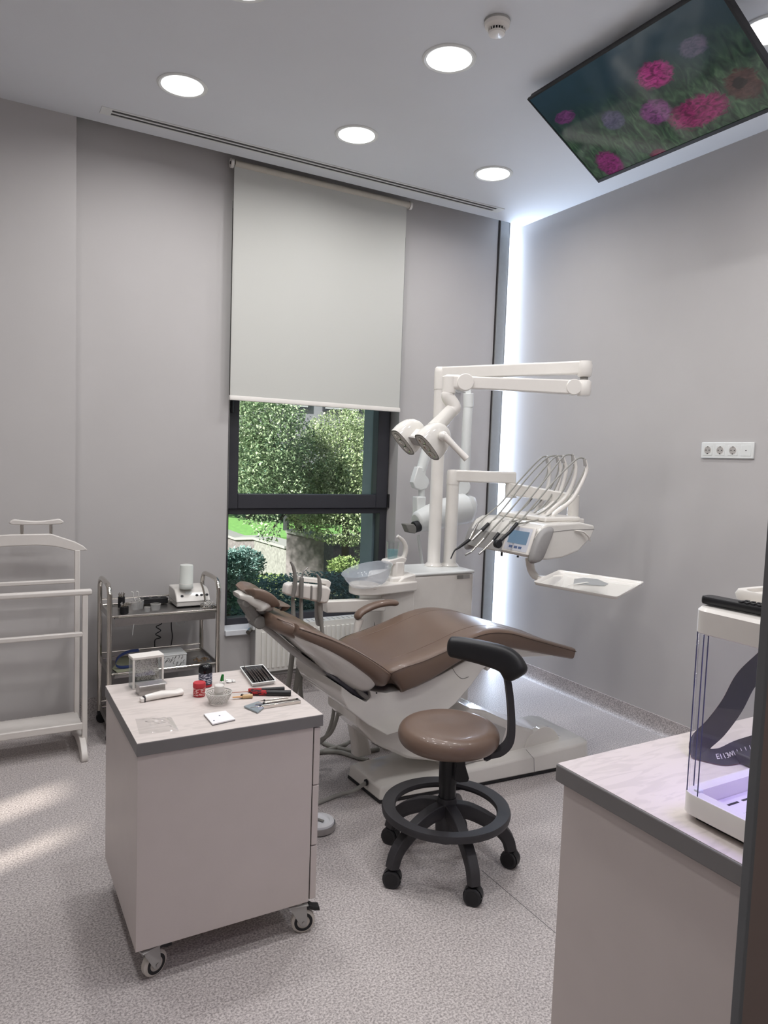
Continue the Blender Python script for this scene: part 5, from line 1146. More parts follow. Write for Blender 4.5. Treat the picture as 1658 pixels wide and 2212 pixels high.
# black capped bottle
p = Vector((0.6813, 2.3802, 0.705))
t = thing('black_capped_bottle', tuple(p), 'dark blue bottle with a glossy black domed cap on the rolling cabinet', 'bottle')
G().lathe([(0, 0), (0.0215, 0), (0.0225, 0.003), (0.0225, 0.049), (0.020, 0.052), (0, 0.052)], p, n=36).build('bottle_body', mat('navy_plastic', (46, 50, 66), 0.35), t)
G().lathe([(0, 0.050), (0.0235, 0.050), (0.0235, 0.066), (0.021, 0.073), (0.012, 0.077), (0, 0.0775)], p, n=36).build('cap', mat('gloss_black', (10, 10, 12), 0.15), t, 0, sharp=60)
G().lathe([(0.0228, 0.002), (0.0228, 0.009)], p, n=36, cap=False).build('red_band', mat('red_plastic', (168, 32, 44), 0.35), t)
G().lathe([(0.0227, 0.012), (0.0227, 0.048)], p, n=36, cap=False).build('paper_label', paper_mat('navy_label', (54, 58, 76), (190, 194, 204), 30, 30, 0.53, 0.56), t)
# cut glass bowl with a white capped bottle inside
p = Vector((0.6728, 2.1966, 0.705))
t = thing('glass_bowl', tuple(p), 'small cut glass bowl with a beaded side on the rolling cabinet', 'bowl')
M_cg = frost('cut_glass', (214, 212, 208), 0.25, 0.05)
G().lathe([(0, 0.001), (0.020, 0.001), (0.026, 0.004), (0.034, 0.020), (0.040, 0.036), (0.0415, 0.037), (0.036, 0.021), (0.028, 0.006), (0, 0.004)], p, n=48).build('bowl_wall', M_cg, t, 0, sharp=60)
g = G()
for k in range(6):
    rr = 0.027+0.0022*k; zz = 0.007+0.0048*k; m_ = 26
    for j in range(m_):
        a = 2*PI*(j+0.5*(k % 2))/m_; g.sphere(p+Vector((rr*1.0*math.cos(a), rr*math.sin(a), zz)), 0.0026, 6, 4)
g.build('beaded_relief', mat('glass_beads', (198, 195, 190), 0.08, coat=0.5, spec=0.9), t)
G().lathe([(0.0395, 0.036), (0.0425, 0.0365), (0.0425, 0.038), (0.0395, 0.038)], p, n=48, cap=False).build('rim', mat('glass_rim', (205, 203, 198), 0.1, spec=0.9), t)
p2 = p+Vector((0.002, 0.004, 0.006))
t = thing('white_capped_bottle', tuple(p2), 'small clear bottle with a white cap standing in the glass bowl', 'bottle')
G().lathe([(0, 0), (0.013, 0), (0.0145, 0.004), (0.0145, 0.030), (0, 0.032)], p2, n=28).build('bottle_body', mat('frosted_plastic', (206, 204, 198), 0.3), t)
G().lathe([(0, 0.031), (0.0155, 0.031), (0.0155, 0.050), (0.0135, 0.0525), (0, 0.053)], p2, n=28).build('cap', M_white, t)
# green nib and white label
p = Vector((0.7384, 2.3775, 0.705))
t = thing('green_dropper', tuple(p), 'green dropper tip standing behind the glass bowl', 'dropper')
G().lathe([(0, 0), (0.009, 0), (0.009, 0.012), (0.005, 0.014), (0, 0.014)], p, n=20).build('bottle_body', M_clear, t)
G().tube([p+Vector((0, 0, 0.012)), p+Vector((0.001, 0, 0.024)), p+Vector((0.003, 0, 0.034))], [0.0065, 0.0055, 0.004], 14, sm=3).build('green_cap', mat('bottle_green', (30, 112, 44), 0.35), t)
v = V3([(0.7628, 2.4142, 0.706), (0.789, 2.3972, 0.706), (0.787, 2.3755, 0.706), (0.7549, 2.3781, 0.706)])
t = tag(G().rings([v, [q+Vector((0, 0, 0.004)) for q in v]]).build('white_tag', paper_mat('white_label', (222, 220, 216), (70, 70, 74), 22, 22, 0.56, 0.6), None, 0.0008), 'small white label with dark print beside the green dropper', 'label')
# instrument tray with files
cn = V3([(0.8455, 2.5019, 0.705), (0.9296, 2.498, 0.705), (0.9051, 2.3058, 0.705), (0.8221, 2.3032, 0.705)])
t = thing('file_tray', tuple(sum(cn, Vector((0,0,0)))/4), 'shallow white tray lined in black on the back corner of the rolling cabinet', 'tray')
cc = sum(cn, Vector((0,0,0)))/4; outp = roundpoly(cn, 0.006, 3)
def sc_l(P, k, dz): return [cc+(q-cc)*k+Vector((0, 0, dz)) for q in P]
G().rings([sc_l(outp, 0.93, 0.0), sc_l(outp, 1.03, 0.013), sc_l(outp, 1.06, 0.0145), sc_l(outp, 0.98, 0.0145), sc_l(outp, 0.90, 0.003)]).build('tray_shell', M_white2, t, 0, sharp=40)
G().rings([sc_l(outp, 0.90, 0.0034), sc_l(outp, 0.975, 0.0142), sc_l(outp, 0.968, 0.0142), sc_l(outp, 0.89, 0.0038)]).build('black_liner', M_black, t)
e_long = (cn[3]-cn[0]); e_sh = (cn[1]-cn[0])
ins_lab = ['dark steel dental instrument, number %s from the left in the black lined tray' % w_ for w_ in ('one', 'two', 'three', 'four', 'five', 'six', 'seven', 'eight', 'nine', 'ten', 'eleven', 'twelve')]
M_ins = mat('dark_steel', (120, 108, 104), 0.28, metal=0.9, var=0.3, scale=300)
first = None
for i in range(12):
    q = 0.10+0.80*i/11; jit = (rnd.random()-0.5)*0.05
    a_ = cn[0]+e_sh*q+e_long*(0.06+0.04*rnd.random()); b_ = cn[0]+e_sh*(q+jit)+e_long*(0.90+0.05*rnd.random()); z_ = 0.008+0.006*(i % 3 == 1)
    if i == 1: a_ = a_ - e_long*0.16; 
    P = [a_+Vector((0, 0, z_+(0.014 if i == 1 else 0.0)))] + [a_*(1-s)+b_*s+Vector((0, 0, z_+0.002)) for s in (0.12, 0.2, 0.5, 0.8, 0.88)] + [b_+Vector((0, 0, z_-0.001))]
    t2 = thing('dental_instrument', tuple(a_+Vector((0, 0, z_))), ins_lab[i], 'instrument', 'dental instruments in the black lined tray')
    G().tube(P[2:5], 0.0021, 8).build('handle', M_ins, t2)
    G().tube(P[:3], [0.0007, 0.0012, 0.002], 6).build('working_end', M_steel, t2); G().tube(P[4:], [0.002, 0.0011, 0.0007], 6).build('working_end', M_steel, t2)
# two black and red capped markers, brush, pick
def pen(a, b, r, name, label, cat, split=0.42):
    a, b = Vector(a), Vector(b); a.z = b.z = TZ+r; t = thing(name, tuple((a+b)/2), label, cat, 'pens and brushes on the rolling cabinet')
    m_ = a+(b-a)*split; T = (b-a).normalized()
    G().tube([a, a+T*0.002, m_], [r*0.8, r*0.95, r*0.95], 16).build('red_barrel', paper_mat('red_marker', (160, 36, 42), (24, 22, 26), 14, 14, 0.52, 0.56), t)
    G().tube([m_, b-T*0.002, b], [r, r, r*0.9], 16).build('black_cap', M_black, t)
    return t
pen((0.7897, 2.2285, 0.705), (0.9088, 2.1714, 0.705), 0.0092, 'marker_pen', 'thick black and red capped pen nearer the front on the rolling cabinet', 'pen', 0.40)
pen((0.7919, 2.2582, 0.705), (0.9086, 2.2284, 0.705), 0.0070, 'marker_pen', 'slimmer black and red capped pen behind the thick one', 'pen', 0.36)
a_, b_ = Vector((0.7361, 2.2671, 0.705)), Vector((0.7886, 2.2391, 0.705))
t = thing('copper_probe', tuple(a_), 'thin copper brown probe pointing left beside the pens', 'probe')
G().tube([a_+Vector((0, 0, 0.004)), b_+Vector((0, 0, 0.010))], [0.0009, 0.0013], 8).build('probe_rod', mat('copper', (150, 88, 62), 0.35, metal=0.8), t)
G().sphere(Vector((0.7557, 2.2124, 0.713)), 0.0062, 14, 10).build('stopper', M_black, t)
a_, b_ = Vector((0.7234, 2.2128, 0.705)), Vector((0.7861, 2.2, 0.705)); a_.z = b_.z = TZ+0.007
t = thing('bristle_brush', tuple(a_), 'tan bristle brush tip lying below the thick pen', 'brush')
G().tube([a_, a_*0.5+b_*0.5], [0.004, 0.0055], 10, flat=0.5).build('bristles', mat('tan_bristles', (196, 150, 104), 0.7, var=0.15, scale=600), t)
G().tube([a_*0.5+b_*0.5, b_], [0.0065, 0.0068], 12).build('ferrule', mat('pale_wood', (190, 160, 118), 0.5, var=0.1, scale=120), t)
# steel trough with tweezers
cn2 = V3([(0.7633, 2.0874, 0.705), (0.9042, 2.0899, 0.705), (0.9181, 2.1423, 0.705), (0.7832, 2.1432, 0.705)])
ta, tb = Vector((0.7438, 2.1005, 0.705)), Vector((0.9093, 2.1021, 0.705)); T = (tb-ta).normalized(); Sd = Vector((-T.y, T.x, 0)); L_ = (tb-ta).length
t = thing('steel_trough', tuple(ta), 'narrow polished steel trough at the front right of the rolling cabinet', 'tray')
g = G(); 
fbox(ta, T, Sd, (0.02, -0.012, 0), (L_, -0.010, 0.010), g); fbox(ta, T, Sd, (0.02, 0.012, 0), (L_, 0.014, 0.010), g); fbox(ta, T, Sd, (0.02, -0.012, 0), (L_, 0.014, 0.0015), g); fbox(ta, T, Sd, (L_-0.002, -0.012, 0), (L_, 0.014, 0.010), g)
g.build('trough_body', M_chrome, t, 0.0005)
for k, (sa, sb, lab) in enumerate((((-0.01, -0.004), (0.99, -0.004), 'polished steel tweezers arm nearest the front in the steel trough'), ((0.12, 0.008), (0.93, 0.004), 'thin steel probe lying behind the tweezers in the trough'), ((0.20, 0.020), (0.80, 0.012), 'long steel instrument leaning on the back wall of the trough'))):
    a_ = ta+T*(L_*sa[0])+Sd*sa[1]+Vector((0, 0, 0.008+0.004*k)); b_ = ta+T*(L_*sb[0])+Sd*sb[1]+Vector((0, 0, 0.008+0.004*k))
    t2 = thing('steel_instrument', tuple(a_), lab, 'instrument', 'instruments in the steel trough')
    G().tube([a_, a_*0.8+b_*0.2], [0.0008, 0.002], 8).build('working_end', M_chrome, t2); G().tube([a_*0.8+b_*0.2, b_], 0.0026, 10).build('handle', M_chrome, t2)
    G().cyl(a_*0.82+b_*0.18, a_*0.78+b_*0.22, 0.0036, n=10).build('grip_ring', M_black, t2)
a_ = V3([(0.7305, 2.123, 0.707), (0.7842, 2.146, 0.707), (0.8046, 2.1088, 0.707), (0.7518, 2.0553, 0.707)])
t = tag(G().rings([a_, [q+Vector((0, 0, 0.005)) for q in a_]]).build('film_pouch', frost('blue_grey_film', (150, 162, 168), 0.7, 0.2), None, 0.001), 'blue grey clear pouch under the left end of the steel trough', 'pouch')
# white mixing pad
a_ = V3([(0.6004, 2.1071, 0.705), (0.6679, 2.1075, 0.705), (0.6729, 2.0283, 0.705), (0.6009, 2.016, 0.705)])
t = thing('mixing_pad', tuple(sum(a_, Vector((0,0,0)))/4), 'white paper mixing pad with two dark dots on the rolling cabinet', 'paper pad')
G().rings([a_, [q+Vector((0, 0, 0.003)) for q in a_]]).build('pad_base', M_edge, t)
G().rings([[q+Vector((0, 0, 0.003)) for q in a_], [q+Vector((0, 0, 0.006)) for q in a_]]).build('paper_sheets', mat('white_paper', (232, 230, 232), 0.6, var=0.01), t)
for q in ((0.6117, 2.0394, 0.712), (0.6386, 2.0734, 0.712)): G().lathe([(0, 0), (0.0024, 0), (0.0024, 0.0003), (0, 0.0003)], (q[0], q[1], TZ+0.006), n=14).build('printed_dot', mat('navy_ink', (48, 52, 84), 0.5), t)

# ================================================================== ON THE TROLLEY
SZ = 0.648; SY = 3.90
def onshelf(px, py, z=SZ): return None
for (q, h, r, lab) in (((0.6855, 4.0099, 0.652), 0.058, 0.018, 'taller black jar at the back left of the trolley top'), ((0.6731, 3.8557, 0.652), 0.036, 0.022, 'squat black jar full of small silver parts on the trolley top')):
    q = Vector(q); t = thing('black_jar', tuple(q), lab, 'jar', 'black jars on the trolley')
    G().lathe([(0, 0), (r, 0), (r, h), (r*0.85, h), (r*0.85, h-0.004), (0, h-0.004)], q, n=24).build('jar_body', M_black, t, 0.001)
    g = G()
    for k in range(9): 
        a = k*0.7; rr = r*0.6; b_ = q+Vector((rr*math.cos(a)*0.9, rr*math.sin(a)*0.9, h)); g.tube([b_-Vector((0, 0, 0.01)), b_+Vector((0.006*math.cos(a), 0.006*math.sin(a), 0.012+0.01*rnd.random()))], 0.0022, 6)
    tag(g.build('silver_bits', M_chrome, t), kind='stuff')
M_gl2 = frost('lab_glass', (208, 208, 206), 0.22, 0.04)
def glassjar(px, h, r, lab, handle=0, name='glass_cup'):
    q = Vector(px); t = thing(name, tuple(q), lab, 'glass', 'glassware on the trolley')
    n = 36; R = []
    for rr, z in ((0.6, 0), (0.8, 0.1), (0.95, 0.5), (1.0, 1.0), (0.93, 1.0), (0.88, 0.5), (0.7, 0.12)):
        R.append([q+Vector((r*rr*(1+0.035*math.cos(12*2*PI*j/n))*math.cos(2*PI*j/n), r*rr*(1+0.035*math.cos(12*2*PI*j/n))*math.sin(2*PI*j/n), z*h)) for j in range(n)])
    G().rings(R).build('glass_wall', M_gl2, t, 0, sharp=60)
    G().lathe([(r*0.95, h-0.001), (r*1.02, h-0.001), (r*1.02, h+0.0015), (r*0.95, h+0.0015)], q, n=36, cap=False).build('rim', mat('glass_rim', (205, 203, 198), 0.1, spec=0.9), t)
    if handle:
        G().tube([q+Vector((0, 0, h)), q+Vector((-0.01, 0, h+0.02)), q+Vector((-0.012, 0, h+0.045)), q+Vector((-0.022, 0, h+0.05))], 0.0028, 8, sm=4).build('glass_handle', mat('clear_rod', (214, 212, 208), 0.08, spec=0.9), t)
glassjar((0.7396, 3.9153, 0.652), 0.05, 0.022, 'tall glass jar with a glass rod on the trolley top, leftmost', 1)
glassjar((0.7684, 3.9295, 0.652), 0.048, 0.018, 'narrow glass jar with a curved rod on the trolley top', 1)
glassjar((0.788, 3.8489, 0.652), 0.026, 0.016, 'low glass cup between the tall jar and the faceted bowl', 0)
glassjar((0.8347, 3.8681, 0.652), 0.036, 0.026, 'faceted glass bowl on the trolley top in front of the white device', 0, 'glass_bowl')
# small metal ball handled stopper
# power strip at the back of the trolley
v0, v1 = Vector((0.7965, 4.05, 0.6669)), Vector((0.9389, 4.05, 0.6755))
t = thing('socket_bar', tuple((v0+v1)/2), 'black power strip lying along the back of the trolley top', 'power strip')
G().obox(Vector(((v0.x+v1.x)/2, 4.06, SZ+0.020)), v1.x-v0.x, 0.045, 0.030, (1, 0, 0)).build('strip_body', M_black, t, 0.003)
for k in range(3): G().cyl((v0.x+0.03+0.045*k, 4.06, SZ+0.036), (v0.x+0.03+0.045*k, 4.06, SZ+0.038), 0.017, n=20).build('outlet', M_dark, t)
# white dosing device with the translucent bottle
m0, m1 = Vector((0.9592, 3.9103, 0.652)), Vector((1.134, 3.9255, 0.652))
t = thing('ultrasonic_device', (0.5*(m0.x+m1.x), 3.90, SZ+0.004), 'white table device with four dark buttons on the trolley top', 'dental device')
dx0 = m0.x-0.004; dw = 0.185; dy0, dy1 = m0.y, m0.y+0.19
prof = [(0, 0), (0.0, 0.030), (0.006, 0.036), (0.030, 0.070), (0.055, 0.086), (0.085, 0.092), (0.19, 0.094), (0.19, 0)]
G().prism(prof, (dx0, dy0, SZ+0.004), (0, 1, 0), (0, 0, 1), (dw, 0, 0)).build('housing', M_white, t, 0.006, 3)
G().prism([(-0.001, 0.026), (-0.001, 0.029), (0.19, 0.029), (0.19, 0.026)], (dx0-0.001, dy0, SZ+0.004), (0, 1, 0), (0, 0, 1), (dw+0.002, 0, 0)).build('seam_line', M_lgrey, t)
nf = Vector((0, -0.82, 0.57)).normalized()
for k, fx in enumerate((0.18, 0.62, 0.76, 0.92)):
    q = Vector((dx0+dw*fx, dy0+0.020, SZ+0.004+0.0560)); G().lathe([(0, 0.0), (0.0075, 0.0), (0.0075, 0.002), (0.006, 0.003), (0, 0.003)], q, nf, n=18, scale=(1.1, 0.9)).build('button', M_dark, t)
q = Vector((dx0+dw*0.38, dy0+0.030, SZ+0.004+0.0705)); G().obox(q, 0.036, 0.018, 0.002, (1, 0, 0), tuple(nf)).build('name_plate', M_white2, t)
q = Vector((1.0153, 3.95, 0.7591)); q.z = SZ+0.098
t = thing('reservoir_bottle', tuple(q), 'translucent white water bottle upside down on the white device', 'bottle')
M_tr = mat('milky_plastic', (216, 220, 214), 0.35, var=0.01, trans=0.0, sub=0.0)
G().lathe([(0, 0), (0.036, 0), (0.038, 0.004), (0.038, 0.026), (0.0365, 0.028), (0.0365, 0.124), (0.034, 0.131), (0.020, 0.134), (0, 0.134)], q, n=36).build('bottle_body', M_tr, t, 0, sharp=50)
G().lathe([(0.0372, 0.026), (0.0385, 0.027), (0.0372, 0.029)], q, n=36, cap=False).build('ring', M_white, t)
# metal spring and wire basket at the right end
q = Vector((1.0959, 3.8095, 0.652))
t = thing('wire_basket', tuple(q), 'small wire basket of glass and steel bits at the right end of the trolley top', 'basket')
g = G()
for k, (r, z) in enumerate(((0.028, 0.0), (0.034, 0.012), (0.040, 0.024))): g.tube([q+Vector((r*math.cos(a), r*math.sin(a)*0.9, z+0.002)) for a in [2*PI*j/28 for j in range(28)]], 0.0018, 6, closed=True)
for j in range(14):
    a = 2*PI*j/14; g.tube([q+Vector((0.028*math.cos(a), 0.025*math.sin(a), 0.002)), q+Vector((0.041*math.cos(a), 0.037*math.sin(a), 0.026))], 0.0012, 6)
g.build('basket_wires', M_chrome, t)
g = G()
for k in range(26):
    a = rnd.random()*6.28; r = rnd.random()*0.028; p = q+Vector((r*math.cos(a), r*math.sin(a), 0.006+0.02*rnd.random())); d_ = Vector((rnd.random()-0.5, rnd.random()-0.5, rnd.random()*0.8)).normalized(); g.tube([p, p+d_*0.03], 0.0016, 6)
tag(g.build('glass_bits', mat('clear_rod', (214, 212, 208), 0.08, spec=0.9), t), kind='stuff')
t = tag(G().tube([(1.1026, 3.88, 0.6786), (1.0968, 3.88, 0.7176), (1.0885, 3.88, 0.7567), (1.0752, 3.88, 0.7908)], [0.005, 0.0055, 0.006, 0.0045], 12, sm=5).build('steel_tube', M_chrome, None), 'curved polished steel tube standing out of the wire basket', 'tube')
# middle shelf
MZ = 0.353
q = Vector((0.9075, 3.8526, 0.355))
t = thing('doodle_box', tuple(q), 'white cardboard box with black line doodles on the middle trolley shelf', 'box')
b0_, b1_ = Vector((0.865, 3.815, 0.355)), Vector((0.9881, 3.8003, 0.355))
G().box((b0_.x-0.035, b0_.y, MZ+0.001), (b1_.x, b0_.y+0.13, MZ+0.060)).build('box_body', M_white2, t, 0.002)
G().box((b0_.x-0.037, b0_.y-0.002, MZ+0.060), (b1_.x+0.002, b0_.y+0.132, MZ+0.067)).build('box_lid', M_white2, t, 0.002)
g = G()
for k in range(16):
    x = b0_.x-0.02+0.0085*k; z = MZ+0.010+0.040*abs(math.sin(k*1.7)); pts = [Vector((x+0.005*math.sin(j*1.3+k), b0_.y-0.0012, min(max(z+0.009*math.cos(j*0.9+k), MZ+0.003), MZ+0.057))) for j in range(7)]; g.tube(pts, 0.0007, 5, sm=2)
tag(g.build('doodle_print', M_black, t), kind='stuff')
hb2 = [(0.6343, 3.8562, 0.358), (0.6624, 4.0002, 0.358), (0.7136, 4.0761, 0.358), (0.8008, 4.1212, 0.358)]
P = V3([(0.7501, 3.86, 0.4229), (0.6988, 3.86, 0.421), (0.6484, 3.86, 0.397), (0.6349, 3.86, 0.3593), (0.6625, 3.86, 0.3413), (0.7274, 3.86, 0.3411), (0.7935, 3.86, 0.3384)])
PP = resample(P, 5); R = []
for i, p in enumerate(PP):
    R.append([p+Vector((0, dy, dz)) for dy, dz in ((-0.001, -0.006), (0.012, -0.004), (0.012, 0.006), (-0.001, 0.004))])
mn = min(q_[2] for r in R for q_ in r); R = [[(x, y, z-mn+MZ+0.004) for x, y, z in r] for r in R]
t = tag(G().rings(R).build('head_strap', mat('blue_elastic', (44, 58, 104), 0.8, var=0.08, scale=200), None, 0.001), 'dark blue elastic head strap on the left of the middle trolley shelf', 'strap')
cl = V3([(0.6216, 3.876, 0.354), (0.7056, 4.1147, 0.354), (0.8818, 4.1455, 0.354), (0.854, 3.8415, 0.354), (0.6351, 3.7919, 0.354)])
t = tag(G().rings([[p+Vector((0, 0.01, 0)) for p in cl], [p+Vector((0, 0.01, 0.003)) for p in cl]]).build('folded_cloth', mat('sage_cloth', (150, 152, 128), 0.9, var=0.06), None), 'sage green folded cloth under the blue strap', 'cloth')
q = Vector((1.081, 3.8568, 0.355))
t = thing('plastic_bag', tuple(q), 'clear plastic bag of gold and silver beads at the right of the middle shelf', 'bag')
n_ = 12; vv = []
for j in range(n_+1):
    for i in range(n_+1):
        a, b = i/n_, j/n_; x = q.x-0.065+0.13*a; y = q.y-0.055+0.12*b; hgt = 0.030*math.sin(PI*a)*math.sin(PI*b)*(0.6+0.6*rnd.random()); vv.append((x, y, MZ+0.003+hgt))
G().add(vv, [(j*(n_+1)+i, j*(n_+1)+i+1, (j+1)*(n_+1)+i+1, (j+1)*(n_+1)+i) for j in range(n_) for i in range(n_)]).build('bag_film', M_film, t, sharp=20)
g = G()
for k in range(60):
    a = rnd.random()*6.28; r = 0.045*math.sqrt(rnd.random()); g.sphere((q.x+r*math.cos(a), q.y+r*math.sin(a)*0.8, MZ+0.006+0.022*rnd.random()*(1-r/0.06)), 0.0036, 6, 4)
tag(g.build('beads', mat('gold_beads', (150, 122, 92), 0.3, metal=0.6, var=0.4, scale=150), t), kind='stuff')
# cords behind the trolley
P = V3([(0.9046, 4.13, 0.5429), (0.9255, 4.13, 0.5172), (0.8949, 4.13, 0.5011), (0.9209, 4.13, 0.4774), (0.8928, 4.13, 0.4585), (0.9213, 4.13, 0.4371), (0.8906, 4.13, 0.4267), (0.8885, 4.13, 0.384)])
tag(G().tube(P, 0.0028, 8, sm=6).build('coiled_cord', M_black, None), 'black coiled cord hanging behind the trolley between its shelves', 'cord')
tag(G().tube(V3([(0.9798, 4.13, 0.5422), (0.9804, 4.13, 0.491), (0.9864, 4.13, 0.4365), (0.9793, 4.13, 0.3776)]), 0.0028, 8, sm=5).build('power_cable', M_black, None), 'straight black cable hanging behind the trolley right of the coiled cord', 'cable')
tag(G().tube(V3([(1.0036, 4.13, 0.5241), (1.0198, 4.13, 0.4984), (1.0463, 4.13, 0.4989), (1.0645, 4.13, 0.5246)]), 0.0018, 8, sm=5).build('thin_cable', M_white2, None), 'thin white cord looping under the trolley top at the right', 'cord')
tag(G().tube(V3([(0.7056, 3.768, 0.6126), (0.7014, 3.768, 0.5793), (0.6993, 3.768, 0.5555)]), 0.0012, 6, sm=4).build('pull_string', M_white2, None), 'thin white string hanging from the front edge of the trolley top', 'string')

# ================================================================== ON THE COUNTER
t = thing('printer_enclosure', (1.30, 0.72, kz), 'white desktop 3d printer with clear curved walls and violet light on the counter', 'printer')
px0, px1, py0, py1 = 1.146, 1.46, 0.52, 0.857
cx_, cy_ = (px0+px1)/2, (py0+py1)/2; pw, pd = px1-px0, py1-py0
def rr_ring(z, d=0.0, r=0.030): return [(cx_+a, cy_+b, z) for a, b in rrect(pw-2*d, pd-2*d, max(r-d, 0.004), 6)]
G().rings([rr_ring(kz+0.008, 0.010), rr_ring(kz+0.014, 0.0), rr_ring(kz+0.050, 0.0), rr_ring(kz+0.052, 0.001), rr_ring(kz+0.052, 0.024), rr_ring(kz+0.022, 0.026)]).build('base_frame', M_white, t, 0, sharp=40)
G().rings([rr_ring(kz, 0.02), rr_ring(kz+0.010, 0.02)]).build('foot', M_dark, t)
dk = G().rings([rr_ring(kz+0.0185, 0.027), rr_ring(kz+0.0240, 0.027)]).build('base_deck', M_white, t)
g = G()
for i in range(15):
    for j in range(18): g.cyl((1.205+0.0075*i+0.00375*(j % 2), 0.580+0.0115*j, kz+0.0235), (1.205+0.0075*i+0.00375*(j % 2), 0.580+0.0115*j, kz+0.0244), 0.0014, n=6)
tag(g.build('perforation', M_black, dk), kind='stuff')
for x in (1.198, 1.268): G().box((x, 0.806, kz+0.0235), (x+0.058, 0.811, kz+0.0245)).build('vent_slot', M_black, dk)
G().box((1.338, 0.806, kz+0.0235), (1.40, 0.811, kz+0.0245)).build('vent_slot', M_black, dk)
G().box((px0+0.018, py1-0.030, kz+0.040), (px0+0.032, py1-0.018, kz+0.056)).build('clip', M_white2, t, 0.002)
G().rings([rr_ring(1.202, 0.002), rr_ring(1.204, 0.0), rr_ring(1.244, 0.0), rr_ring(1.250, 0.006)]).build('top_frame', M_white, t, 0, sharp=40)
M_enc = glass('printer_glazing', (0.93, 0.93, 0.95), 0.03, 0.02)
g = G(); g.rings([rr_ring(kz+0.045, 0.004), rr_ring(1.206, 0.004)], cap=False); g.build('clear_wall', M_enc, t, 0, sharp=60)
g = G()
for x_, y_ in ((px0+0.001, py1-0.034), (px0+0.007, py1-0.007), (px0+0.034, py1-0.001)): g.tube([(x_+0.003, y_-0.003, kz+0.050), (x_+0.003, y_-0.003, 1.204)], 0.0012, 6)
g.build('wall_edge', mat('edge_tint', (90, 92, 118), 0.2), t)
G().box((1.22, 0.60, 1.196), (1.40, 0.80, 1.2015)).build('violet_lamp', emit('violet_glow', (0.42, 0.34, 1.0), 9.0), t)
# remote control on top
ra, rb_ = Vector((1.1862, 0.858, 1.252)), Vector((1.1925, 0.7539, 1.252))
T = (rb_-ra).normalized(); Sd = Vector((-T.y, T.x, 0)); rb_ = ra+T*0.20
t = thing('remote_control', tuple((ra+rb_)/2), 'black remote control lying on the white 3d printer', 'remote control')
G().rings([[ra+T*a*1.0+Sd*(b)+Vector((0, 0, z)) for a, b in [(0.10+x, y) for x, y in rrect(0.20, w_, 0.008, 4)]] for w_, z in ((0.028, 0.0005), (0.034, 0.004), (0.034, 0.011), (0.030, 0.0145))]).build('remote_body', M_black, t, 0, sharp=50)
for i in range(7):
    for j in range(3):
        q = ra+T*(0.075+0.011*i)+Sd*(-0.010+0.010*j)+Vector((0, 0, 0.0165)); G().obox(q, 0.0065, 0.0065, 0.0024, tuple(T)).build('button', M_dark, t)
# white ring device beyond
q = Vector((1.3057, 0.8275, 1.255)); q = Vector((1.36, 0.80, 1.2505)) if False else Vector((1.2954, 0.8281, 1.252))
t = tag(G().rings([[(q.x+0.05+a, q.y+b, z) for a, b in rrect(w_, w_*0.8, 0.022, 6)] for w_, z in ((0.115, 1.2505), (0.12, 1.262), (0.112, 1.270), (0.088, 1.269), (0.084, 1.262))]).build('white_tray_dish', M_white, None, 0, sharp=50), 'white rounded open dish behind the remote on the printer', 'dish')
# black strap loop with printed lettering, seen through the printer
P = V3([(1.6377, 1.0128, 1.0499), (1.5786, 1.0199, 1.0078), (1.5315, 1.019, 0.9534), (1.4805, 1.0211, 0.9087), (1.4366, 1.0261, 0.877), (1.4218, 1.0039, 0.8557), (1.4364, 0.9729, 0.8608), (1.4943, 0.9641, 0.8731), (1.5677, 0.9464, 0.8865)])
PP = resample(P, 6); R = []
wid = resample([Vector((a, 0, 0)) for a in (0.024, 0.024, 0.024, 0.024, 0.023, 0.022, 0.021, 0.022, 0.022)], 6)
nrm = resample([Vector(a) for a in ((0.75, -0.3, 0.45), (0.75, -0.3, 0.45), (0.78, -0.35, 0.40), (0.8, -0.4, 0.35), (0.8, -0.45, 0.15), (0.2, -0.3, 0.95), (0.0, 0.15, 1.0), (0.0, 0.2, 1.0), (0.0, 0.2, 1.0))], 6)
vw = Vector((0.66, 0.72, -0.20)).normalized()
for i, p in enumerate(PP):
    T = (PP[min(i+1, len(PP)-1)]-PP[max(i-1, 0)]).normalized(); B = T.cross(vw).normalized(); B = (B + vw*0.25).normalized(); N = T.cross(B)
    w_ = wid[i].x*1.1
    R.append([p+B*w_+N*0.0008, p-B*w_+N*0.0008, p-B*w_-N*0.0008, p+B*w_-N*0.0008])
low = min(q_.z for r in R for q_ in r); 
dzs = (kz+0.002-low) if low < kz+0.002 else 0
R = [[q_+Vector((0, 0, max(0, kz+0.002-q_.z)*1.0)) for q_ in r] for r in R]
t = thing('black_strap', tuple(Vector((P[5].x, P[5].y, kz))), 'black fabric strap with white lettering looped on the counter behind the printer', 'strap')
stp = G().rings(R).build('strap_band', mat('black_webbing', (30, 29, 36), 0.8, var=0.1, scale=300), t)
G().rings([[r[1]+(r[1]-r[0]).normalized()*0.0002+Vector((0, 0, 0.0006)), r[1]+(r[1]-r[0]).normalized()*0.0006, r[2]] for r in R], cap=False).build('red_edge', mat('dark_red_edge', (92, 30, 40), 0.7), stp)
